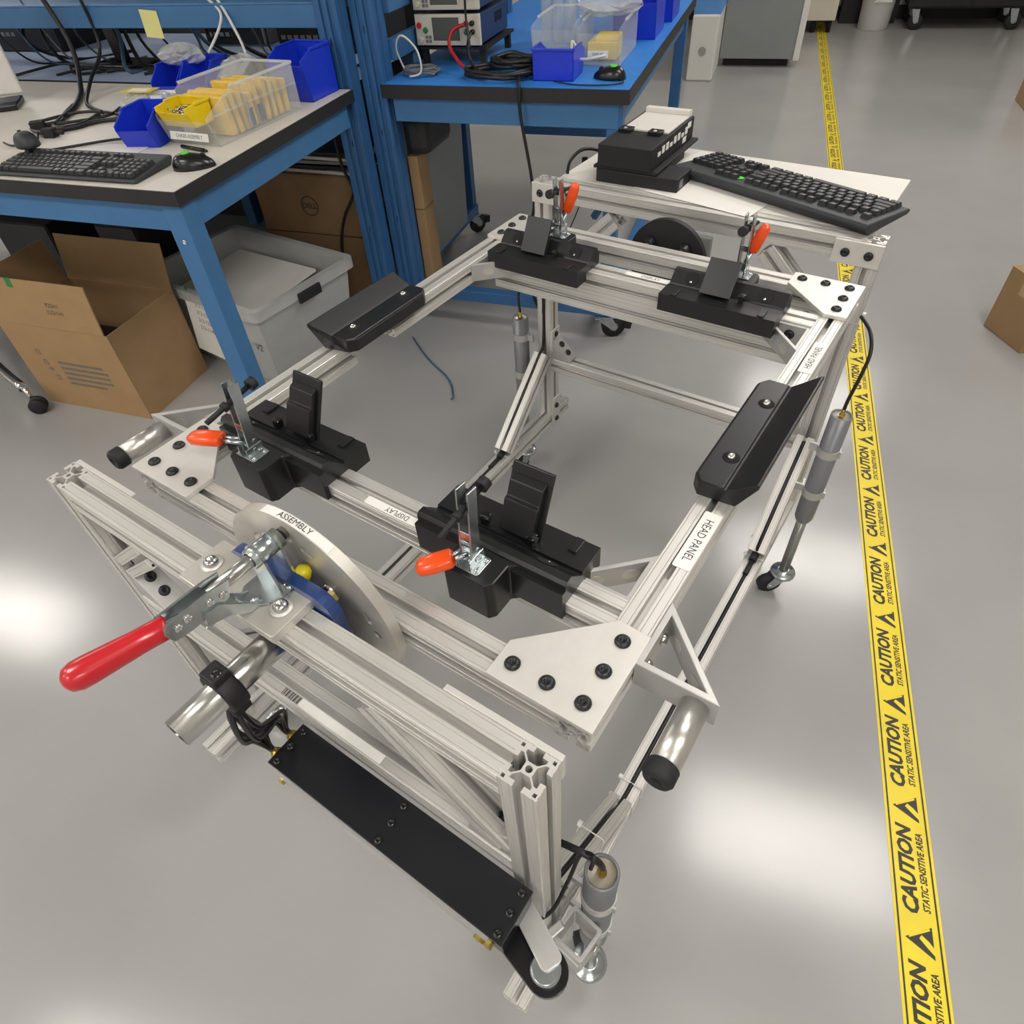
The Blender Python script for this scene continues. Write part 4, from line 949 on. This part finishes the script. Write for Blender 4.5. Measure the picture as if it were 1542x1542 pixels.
tag(obj('power_plug', G().box((-.018, -.014, 0), (.018, .014, .024)).cyl((.018, 0, .012), (.045, 0, .012), .006, n=10), 'black_rubber', None, room(-.71, .33, BT, R(10)), .004), 'smaller black plug nearer the bench keyboard', 'plug')

# ================================================================== things on the blue-topped bench
def psu(F, label):
    t = thing('power_supply', label, 'power supply', F, 'bench power supplies in a stack')
    w, h, d = .24, .095, .30
    obj('case', G().box((-w / 2 + .003, .012, .008), (w / 2 - .003, d, h - .003)), 'psu_case', t, F, .002)
    for i in range(9): obj('vent', G().box((w / 2 - .0035, .16 + i * .009, .045), (w / 2 - .0022, .164 + i * .009, .075)), 'dark_void', t, F)
    f = obj('front_panel', G().box((-w / 2, 0, .006), (w / 2, .014, h)), 'psu_face', t, F, .003)
    obj('screen', G().box((-.055, -.0008, .020), (.045, .001, .086)), 'screen', f, F)
    obj('screen_frame', G().ring([(-.059, .016), (.049, .016), (.049, .090), (-.059, .090)], [(-.055, .020), (.045, .020), (.045, .086), (-.055, .086)], 0, .003, Matrix(((1, 0, 0, 0), (0, 0, -1, .0005), (0, 1, 0, 0), (0, 0, 0, 1)))), 'psu_face', f, F)
    for x, z, m in ((-.104, .064, 'red_grip'), (-.082, .050, 'green_on'), (-.101, .022, 'psu_face')):
        b = obj('push_button', G().lathe([(.009, 0), (.009, .004), (.007, .006)], None, 18), m, f, F @ TM(x, 0, z) @ VN_)
    for x, z, m in ((.072, .070, 'red_cable'), (.094, .070, 'black_gloss'), (.072, .046, 'green_dark'), (.094, .046, 'black_gloss')):
        obj('terminal', G().lathe([(.008, 0), (.008, .012), (.005, .016)], None, 14), m, f, F @ TM(x, 0, z) @ VN_)
    for i in range(4): obj('key_pad', G().box((-.084 + (i % 2) * .012, -.002, .014 + (i // 2) * .012), (-.075 + (i % 2) * .012, 0, .023 + (i // 2) * .012)), 'act_grey', f, F)
    for x in (-.09, .09):
        for y in (.03, .26): obj('foot', G().lathe([(.010, 0), (.010, .009)], None, 12), 'black_rubber', t, F @ TM(x, y, -.001))
mat('green_on', '1f7a3a', .4, 0, .05, 40); mat('green_dark', '1c4a2c', .4, 0, .05, 40)
rs = thing('riser', 'dark riser shelf under the stacked power supplies', 'riser', room(.235, 1.36, BT))
F = WM[rs]
obj('shelf', G().box((-.13, -.11, .048), (.13, .2, .056)), 'black_matte', rs, F)
for u, v in ((-.11, -.09), (.11, -.09), (-.11, .18), (.11, .18)): obj('leg', G().box((u - .01, v - .01, 0), (u + .01, v + .01, .048)), 'black_matte', rs, F)
psu(room(.232, 1.235, HB + .057), 'beige-fronted power supply with plugged red lead, lower of the stack')
psu(room(.236, 1.228, HB + .057 + .101), 'beige-fronted power supply, upper of the stack')
loose('test_lead', [(.304, 1.217, 1.006), (.27, 1.19, .995), (.265, 1.16, .96), (.31, 1.12, .92), (.37, 1.09, .893), (.43, 1.06, .889)], .006, 'red_cable', 'red test lead plugged into the lower power supply')
loose('test_lead', [(.326, 1.217, .982), (.325, 1.19, .97), (.335, 1.15, .935), (.38, 1.11, .90), (.46, 1.08, .888)], .005, 'black_cable', 'black test lead plugged into the lower power supply')
loose('test_lead', [(.322, 1.20, 1.25), (.324, 1.19, 1.10), (.322, 1.19, 1.02), (.34, 1.16, .95)], .004, 'black_cable', 'thin black lead hanging down over both power supplies')
def coil(u, v, z, rad, n, r, m, label, seed, tilt=0, sub=5):
    q = random.Random(seed); pts = []
    for i in range(n * 10 + 1):
        a = 2 * math.pi * i / 10; k = 1 + q.uniform(-.14, .14)
        pts.append((u + rad * k * math.cos(a), v + rad * k * .62 * math.sin(a), z + q.uniform(0, .008) + i * r * .07))
    return loose('cable_coil', pts, r, m, label)
coil(.17, 1.12, HB + .006, .06, 6, .0032, 'grey_cable', 'coil of grey cable at the left end of the blue bench', 1)
loose('grey_loop', [(.12, 1.10, .892), (.10, 1.09, .96), (.13, 1.08, 1.0), (.18, 1.08, .96), (.19, 1.07, .90), (.15, 1.06, .888)], .0032, 'white_cable', 'upright loop of pale grey cable at the left end of the blue bench')
coil(.46, 1.10, HB + .008, .115, 3, .007, 'black_cable', 'flat coil of thick black cable in front of the blue bench bin', 2)
coil(.50, 1.17, HB + .02, .08, 4, .008, 'black_cable', 'thick black cable heap beside the power supplies', 3)
loose('draped_cable', [(.53, 1.10, .90), (.56, 1.0, .893), (.566, .984, .87), (.568, .982, .80), (.60, .975, .62), (.60, .99, .50), (.56, 1.0, .40), (.565, 1.0, .25), (.60, 1.02, .10), (.62, 1.1, .012)], .0055, 'black_cable', 'black cable draped over the front edge of the blue-topped bench to the floor')
hopper_bin(room(.653, 1.135, BT, R(180)), .135, .13, .085, 'bin_blue', 'royal blue bin at the front edge of the blue-topped bench', None, None, front=.6)
c2 = hopper_bin(room(.755, 1.43, BT), .145, .30, .115, 'clear_plastic', 'clear bin holding a yellow box on the blue-topped bench', None, None, 'clear_bin', .8)
F = WM[c2]; lb = obj('bin_label', G().box((-.035, -.001, -.010), (.035, 0, .010)), 'label_white', c2, F @ TM(0, -.164, .035))
text('DISPLAY', .010, WM[lb] @ TM(0, -.0013, 0) @ Matrix.Rotation(R(90), 4, 'X'), lb)
yx = tag(obj('yellow_box', G().box((-.05, -.05, 0), (.05, .05, .05)).box((-.03, -.03, .05), (.05, .05, .064)), 'bin_yellow', None, F @ TM(.0, -.05, .006), .002), 'yellow carton inside the clear bin on the blue bench', 'carton')
hopper_bin(room(.59, 1.45, BT), .15, .28, .12, 'clear_plastic', 'clear empty bin left of the yellow carton on the blue bench', None, None, 'clear_bin', .8)
crumple(room(.74, 1.50, BT + .11), .12, .13, .04, 'bag_film', 'shiny film bag piled on the clear bin of the blue bench', 'bag', 7)
for i, u in enumerate((.465, .512, .559)): tag(obj('film_roll', G().cyl((0, 0, 0), (0, 0, .26), .022, n=18), 'bag_film', None, room(u, 1.66, BT)), 'upright roll of clear film on the blue bench, %s from the left' % ('first', 'second', 'third')[i], 'roll', 'clear film rolls')
hopper_bin(room(.80, 1.78, BT), .16, .2, .16, 'bin_blue', 'blue bin behind the clear bins near the right edge of the blue bench', None, None, front=.7)
hopper_bin(room(.82, 2.10, BT), .15, .2, .15, 'bin_blue', 'blue bin farthest back on the blue bench', None, None, front=.7)
loose('white_hose', [(.70, 1.20, .94), (.685, 1.19, .965), (.69, 1.18, .93), (.73, 1.16, .922), (.80, 1.18, .93)], .005, 'white_cable', 'white hose curved across the front of the clear bin')
mouse(room(.828, 1.118, BT, R(80)), 'glossy black mouse with green dot at the corner of the blue bench')
loose('mouse_lead', [(.85, 1.11, .885), (.885, 1.06, .885), (.84, 1.02, .885), (.74, 1.015, .885), (.66, 1.05, .886)], .0024, 'black_cable', 'mouse lead curving along the blue bench corner')
loose('floor_cable', [(.57, 1.9, .30), (.56, 1.88, .2), (.50, 1.80, .05), (.44, 1.68, .006), (.34, 1.62, .006), (.25, 1.72, .006), (.32, 1.80, .006), (.24, 1.95, .006)], .003, 'black_cable', 'thin black cable looping on the floor under the blue bench')
tag(obj('cable_plug', G().box((-.012, -.01, -.05), (.012, .01, .03)).cyl((0, 0, -.05), (0, 0, -.07), .006, n=10), 'black_rubber', None, room(.57, 1.9, .36), .004), 'black plug hanging on its lead under the blue bench', 'plug')
loose('floor_cable', [(.10, .85, .004), (.22, .72, .004), (.36, .60, .005), (.42, .50, .005), (.43, .46, .02)], .003, 'blue_cable', 'short blue cable end on the floor by the left rail')

# ================================================================== under the benches
def carton(F, w, d, h, m, label, cat='box', strip=True, name='cardboard_box'):
    t = thing(name, label, cat, F)
    obj('body', G().box((-w / 2, -d / 2, 0), (w / 2, d / 2, h - .002)), m, t, F, .003)
    for s in (-1, 1): obj('top_flap', G().box((-w / 2, 0 if s > 0 else -d / 2, h - .002), (w / 2, d / 2 if s > 0 else -.002, h + .002)), m, t, F, .001)
    if strip: obj('packing_tape', G().box((-w / 2 - .0006, -.025, h - .07), (w / 2 + .0006, .025, h + .0026)), 'box_tape', t, F)
    return t
OB = thing('open_box', 'large open brown cardboard box with raised flaps under the white bench', 'box', room(-.875, .27, 0))
F = WM[OB]; w, d, h, th = .49, .34, .345, .005
for n_, a, b in (('front_wall', (-w / 2, -d / 2, 0), (w / 2, -d / 2 + th, h)), ('back_wall', (-w / 2, d / 2 - th, 0), (w / 2, d / 2, h)), ('side_wall', (-w / 2, -d / 2 + th, 0), (-w / 2 + th, d / 2 - th, h)), ('side_wall', (w / 2 - th, -d / 2 + th, 0), (w / 2, d / 2 - th, h)), ('bottom', (-w / 2 + th, -d / 2 + th, 0), (w / 2 - th, d / 2 - th, th))): obj(n_, G().box(a, b), 'cardboard', OB, F, .001)
ff = obj('flap', G().box((-w / 2, -th, 0), (w / 2 - .012, 0, .165)), 'cardboard', OB, F @ TM(0, -d / 2 + th, h) @ Matrix.Rotation(R(-6), 4, 'X'), .001)
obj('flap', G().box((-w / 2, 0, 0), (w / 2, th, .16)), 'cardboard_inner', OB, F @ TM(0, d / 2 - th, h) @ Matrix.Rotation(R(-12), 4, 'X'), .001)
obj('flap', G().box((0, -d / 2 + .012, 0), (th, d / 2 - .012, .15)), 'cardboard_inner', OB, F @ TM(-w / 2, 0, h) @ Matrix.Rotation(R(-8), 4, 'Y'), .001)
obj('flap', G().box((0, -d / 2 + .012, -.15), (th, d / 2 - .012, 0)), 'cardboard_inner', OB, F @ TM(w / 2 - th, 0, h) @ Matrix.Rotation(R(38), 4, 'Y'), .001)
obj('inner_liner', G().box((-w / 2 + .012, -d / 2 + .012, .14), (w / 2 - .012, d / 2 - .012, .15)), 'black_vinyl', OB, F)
Fp = F @ TM(0, -d / 2 - .0006, 0) @ Matrix.Rotation(R(90), 4, 'X')
mat('box_ink', '6d6a66', .7, 0, .05, 40)
for i in range(5):
    me = text_mesh('MMWMHMEWMNMHMWNMMEMH'[:20 - (i == 4) * 4], .017, narrow=.82) if False else None
    g = G(); x = -.065
    rr = random.Random(20 + i)
    while x < .135 - (i == 4) * .03:
        ww = rr.uniform(.006, .018); g.box((x, .195 - i * .022, 0), (x + ww, .205 - i * .022, .0004)); x += ww + .003
    obj('printed_line', g, 'box_ink', OB, Fp)
for i, (x, y) in enumerate(((-.135, .235), (-.125, .195), (-.12, .165), (-.11, .13))):
    obj('printed_symbol', G().ring(rrect(x - .009, y - .011, x + .009, y + .011, .002, 1), rrect(x - .006, y - .008, x + .006, y + .008, .002, 1), 0, .0004) if i != 2 else G().prism(rrect(x - .009, y - .006, x + .009, y + .006, .002, 1), 0, .0004), 'box_ink', OB, Fp)
for s_, y in (('92SH1', .085), ('325H-H', .06)):
    text(s_, .022, WM[ff] @ TM(.06, -th - .0006, y) @ Matrix.Rotation(R(90), 4, 'X'), ff)
obj('green_tape', G().box((-.10, -th - .0008, .135), (-.075, .001, .1655)), 'green_on', ff, WM[ff])

TT = thing('storage_tote', 'large translucent storage tote of flat sheets under the white bench', 'tote', room(-.49, .685, 0, R(-15)))
F = WM[TT]; a, b, h = .325, .235, .335
g = G()
def shell(g, lo, hi, th):
    (x0, y0, z0), (x1, y1, z1) = lo, hi
    for (p, q) in (((-x0, -y0), (x0, -y0)), ((x0, -y0), (x0, y0)), ((x0, y0), (-x0, y0)), ((-x0, y0), (-x0, -y0))):
        kx, ky = x1 / x0, y1 / y0
        n = Vector((q[1] - p[1], -(q[0] - p[0]), 0)).normalized() * th
        vs = [(p[0], p[1], z0), (q[0], q[1], z0), (q[0] * kx, q[1] * ky, z1), (p[0] * kx, p[1] * ky, z1)]
        vs += [tuple(Vector(v_) - n) for v_ in vs]
        g.add(vs, [(0, 1, 2, 3), (7, 6, 5, 4), (0, 4, 5, 1), (1, 5, 6, 2), (2, 6, 7, 3), (3, 7, 4, 0)])
shell(g, (a * .88, b * .86, .004), (a, b, h), .003); g.box((-a * .88, -b * .86, 0), (a * .88, b * .86, .004))
obj('tub', g, 'tote_plastic', TT, F)
obj('rim', G().ring(rrect(-a - .022, -b - .022, a + .022, b + .022, .03), rrect(-a + .002, -b + .002, a - .002, b - .002, .02), h - .004, h + .004).ring(rrect(-a - .022, -b - .022, a + .022, b + .022, .03), rrect(-a - .019, -b - .019, a + .019, b + .019, .03), h - .034, h), 'tote_plastic', TT, F)
for s in (-1, 1):
    ltc = obj('latch', G().box((a + .02, -.055, h - .05), (a + .032, .055, h - .012)) if s > 0 else G().box((-a - .032, -.055, h - .05), (-a - .02, .055, h - .012)), 'black_vinyl', TT, F, .003)
for i in range(3):
    tag(obj('flat_sheet', G().prism(rrect(-.225, -.185, .225, .185, .012), 0, .006), 'machine_white', None, F @ TM(-.04 + .004 * i, .0, .05 + i * .105) @ Matrix.Rotation(R(2 + i), 4, 'X') @ Matrix.Rotation(R((i - 1) * 1.5), 4, 'Z'), .001), '%s flat off-white sheet in the translucent tote' % ('lowest', 'middle', 'topmost')[i], 'sheet', 'sheets stacked in the tote')
Fn = F @ TM(.035, -b - .0235, .225) @ Matrix.Rotation(R(84), 4, 'X') @ Matrix.Rotation(R(-3), 4, 'Z')
nt_ = tag(obj('paper_note', G().box((-.095, -.13, 0), (.105, .105, .001)), 'paper', None, Fn), 'white paper list taped with green tape on the tote', 'note')
for i, s_ in enumerate(('313-1235 Rev', '313-1236 Rev', '313-1253 Rev', '313-1148 Rev')): text(s_, .024, WM[nt_] @ TM(.02, .065 - i * .03, .0014), nt_, align='CENTER', narrow=.9)
for x in (-.07, .03): obj('green_tape', G().box((x - .008, .085, .001), (x + .008, .125, .0016)), 'green_on', nt_, WM[nt_])
text('V2', .036, F @ TM(.265, -b * .935 - .006, .17) @ Matrix.Rotation(R(80), 4, 'X'), TT)

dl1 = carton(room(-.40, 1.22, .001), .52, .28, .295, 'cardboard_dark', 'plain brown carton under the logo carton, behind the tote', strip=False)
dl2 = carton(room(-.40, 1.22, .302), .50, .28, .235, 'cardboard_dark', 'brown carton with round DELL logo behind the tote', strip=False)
Fd = WM[dl2] @ TM(.0, -.1415, .115) @ Matrix.Rotation(R(90), 4, 'X')
obj('printed_ring', G().ring(circle(0, 0, .040, 28), circle(0, 0, .036, 28), 0, .0005), 'print_ink', dl2, Fd); text('DELL', .030, Fd @ TM(0, 0, .0002), dl2, bold=.0006)
for i in range(5): tag(obj('flat_stack', G().box((-.26, -.14, 0), (.26, .14, .012)), ('machine_white', 'black_vinyl', 'machine_grey')[i % 3], None, room(-.40 + .02 * (i % 2), 1.24, .54 + i * .017, R(2 * (i % 3) - 2)), .002), 'flat panel lying on the logo carton, %s from the bottom' % ('first', 'second', 'third', 'fourth', 'fifth')[i], 'panel', 'flat panels on the carton')
loose('mains_lead', [(-.19, 1.05, .75), (-.18, 1.04, .60), (-.16, 1.05, .50), (-.22, 1.04, .40), (-.27, 1.05, .28), (-.30, 1.06, .1)], .006, 'black_cable', 'thick black cord hanging in front of the logo carton')
tag(obj('metal_sheet', G().box((-.006, -.29, .0), (.006, .27, .60), Matrix.Rotation(R(2), 4, 'Y')), 'machine_grey', None, room(.045, 1.40, .152), .002), 'large grey metal sheet standing inside the blue bench frame', 'sheet')
carton(room(.102, 1.13, .152, R(2)), .04, .10, .28, 'cardboard', 'narrow brown carton standing at the front of the grey panel', strip=False)
carton(room(.102, 1.13, .436, R(2)), .04, .10, .19, 'cardboard', 'narrow brown carton stacked on its twin at the grey panel', strip=False)
tag(obj('black_bag', G().box((-.05, -.12, 0), (.05, .12, .13)), 'black_vinyl', None, room(.132, 1.19, .632), .03), 'black padded bag stuffed under the blue bench top', 'bag')
for i, (u, v, z, w, d, h, lbl) in enumerate(((-1.55, .62, .616, .5, .22, .12, 'dark box on the lower shelf at the left of the white bench'), (-1.1, .66, .616, .28, .2, .12, 'dark box on the lower shelf above the open cardboard box'), (-.55, 1.3, 0, .01, .01, .01, ''), (-1.5, .75, 0, .3, .25, .45, 'black computer tower behind the open cardboard box'), (-1.05, .80, 0, .2, .25, .45, 'black computer tower left of the translucent tote'))):
    if lbl: chassis(u, v, z + .0005, w, d, h, lbl, 'black_matte', 4)
# chair foot
ch = thing('chair_base', 'chrome chair base spoke with black twin caster at the left edge', 'chair', room(-1.25, .11, 0))
obj('spoke', G().tube([room(0, 0, 0).inverted() @ (ROOM @ Vector(p)) for p in ((-1.62, .26, .19), (-1.35, .13, .12), (-1.13, .045, .095))], .018, 12, 4), 'chrome', ch, ROOM)
obj('spoke', G().tube([(-1.62, .26, .19), (-1.70, .05, .12), (-1.76, -.18, .095)], .018, 12, 4), 'chrome', ch, ROOM)
obj('hub', G().cyl((-1.62, .26, .12), (-1.62, .26, .42), .03, n=18), 'chrome', ch, ROOM)
w_ = obj('caster_wheel', G().lathe([(.006, -.024), (.024, -.024), (.030, -.018), (.030, -.006), (.02, -.004), (.02, .004), (.030, .006), (.030, .018), (.024, .024), (.006, .024)], None, 24), 'black_rubber', ch, room(-1.095, .035, .0302) @ Matrix.Rotation(R(35), 4, 'Z') @ Matrix.Rotation(R(90), 4, 'X'))
obj('caster_stem', G().cyl((-1.115, .04, .03), (-1.12, .042, .10), .009, n=12), 'chrome', ch, ROOM)

# ================================================================== across the room
MC = thing('machine', 'tall grey fronted machine with white foot and blue panel beside the tape', 'machine', room(1.2, 5.75, 0))
obj('foot_cover', G().frustum((.665, 4.98, .865, 5.5, .0), (.665, 4.99, .865, 5.5, .43)), 'machine_white', MC, ROOM, .012)
obj('foot_screw', G().lathe([(.03, 0), (.03, .004)], None, 20), 'steel', MC, ROOM @ TM(.765, 4.982, .20) @ VN_)
obj('blue_panel', G().box((.665, 5.01, .43), (.87, 5.5, 1.6)), 'machine_blue', MC, ROOM, .006)
obj('front_panel', G().box((.872, 5.45, .06), (1.452, 5.47, 1.5)), 'machine_grey', MC, ROOM, .003)
obj('edge_frame', G().box((1.452, 5.44, .05), (1.50, 5.50, 1.5)), 'machine_white', MC, ROOM, .006)
obj('body', G().box((.872, 5.47, .10), (1.45, 6.8, 1.55)), 'machine_white', MC, ROOM)
obj('plinth', G().box((.90, 5.52, 0), (1.42, 6.7, .10)), 'black_matte', MC, ROOM)
obj('side_handle', G().box((1.50, 5.5, .44), (1.62, 5.56, .60)), 'machine_white', MC, ROOM, .015)
CBT = thing('cabinet', 'beige cabinet with dark legs beyond the grey machine', 'cabinet', room(1.6, 6.9, 0))
obj('body', G().box((1.46, 6.75, .10), (1.78, 7.3, 1.4)), 'beige', CBT, ROOM, .005)
for u in (1.49, 1.60, 1.74): obj('leg', G().cyl((u, 6.82, 0), (u, 6.82, .10), .02, n=12), 'black_matte', CBT, ROOM)
c2_ = thing('low_cabinet', 'pale low cabinet along the far wall behind the white bin', 'cabinet', room(2.1, 7.3, 0)); obj('body', G().box((1.82, 7.2, .2), (2.36, 7.43, .95)), 'beige', c2_, ROOM, .004); obj('plinth', G().box((1.84, 7.22, 0), (2.34, 7.43, .2)), 'black_matte', c2_, ROOM)
TC = thing('waste_bin', 'round white bin with black striped label near the far wall', 'bin', room(2.135, 7.0, 0))
obj('body', G().lathe([(.125, 0), (.13, .004), (.165, .62), (.172, .63), (.168, .64), (.155, .63), (.12, .02)], None, 40), 'can_white', TC, WM[TC])
sl = obj('label_sheet', G().box((-.075, -.001, 0), (.075, 0, .20)), 'paper', TC, WM[TC] @ TM(.02, -.160, .22) @ Matrix.Rotation(R(3), 4, 'X'))
for i in range(5): obj('stripe', G().prism([(-.075, .01 + i * .04), (-.075, .03 + i * .04), (-.04, .05 + i * .036), (-.04, .03 + i * .036)], .0, .0006, Matrix(((1, 0, 0, 0), (0, 0, -1, -.0012), (0, 1, 0, 0), (0, 0, 0, 1)))), 'print_ink', sl, WM[sl])
for i in range(4): obj('print_line', G().box((-.02, -.0018, .03 + i * .04), (.06, -.0012, .045 + i * .04)), 'print_ink', sl, WM[sl])
KT = thing('utility_cart', 'black utility cart on silver-forked casters by the far wall', 'cart', room(2.85, 7.1, 0))
obj('body', G().box((2.38, 6.88, .165), (3.35, 7.38, .95)), 'black_vinyl', KT, ROOM, .01)
for i in range(2): obj('drawer', G().box((2.40 + i * .48, 6.868, .18), (2.86 + i * .47, 6.88, .52)), 'black_matte', KT, ROOM, .004)
for u, v in ((2.46, 6.93), (3.25, 6.93), (2.46, 7.3), (3.25, 7.3)):
    w_ = obj('wheel', G().lathe([(.01, -.018), (.05, -.018), (.062, -.012), (.062, .012), (.05, .018), (.01, .018)], None, 24), 'black_rubber', KT, room(u + .02, v, .0625) @ Matrix.Rotation(R(90), 4, 'X') @ Matrix.Rotation(R(0), 4, 'Y'))
    obj('fork', G().prism([(-.035, .16), (.03, .16), (.045, .06), (.02, .045), (.0, .06)], 0, .004, Matrix(((1, 0, 0, 0), (0, 0, -1, -.022), (0, 1, 0, 0), (0, 0, 0, 1)))), 'zinc', KT, ROOM @ TM(u, v, 0), .002)
carton(room(2.517, 1.44, .0005, R(26)), .40, .21, .24, 'cardboard', 'taped brown carton lying on the floor at the right edge', 'box')
carton(room(3.14, 4.52, .0005, R(2)), .40, .29, .2, 'cardboard', 'brown carton farther back at the right edge', 'box')
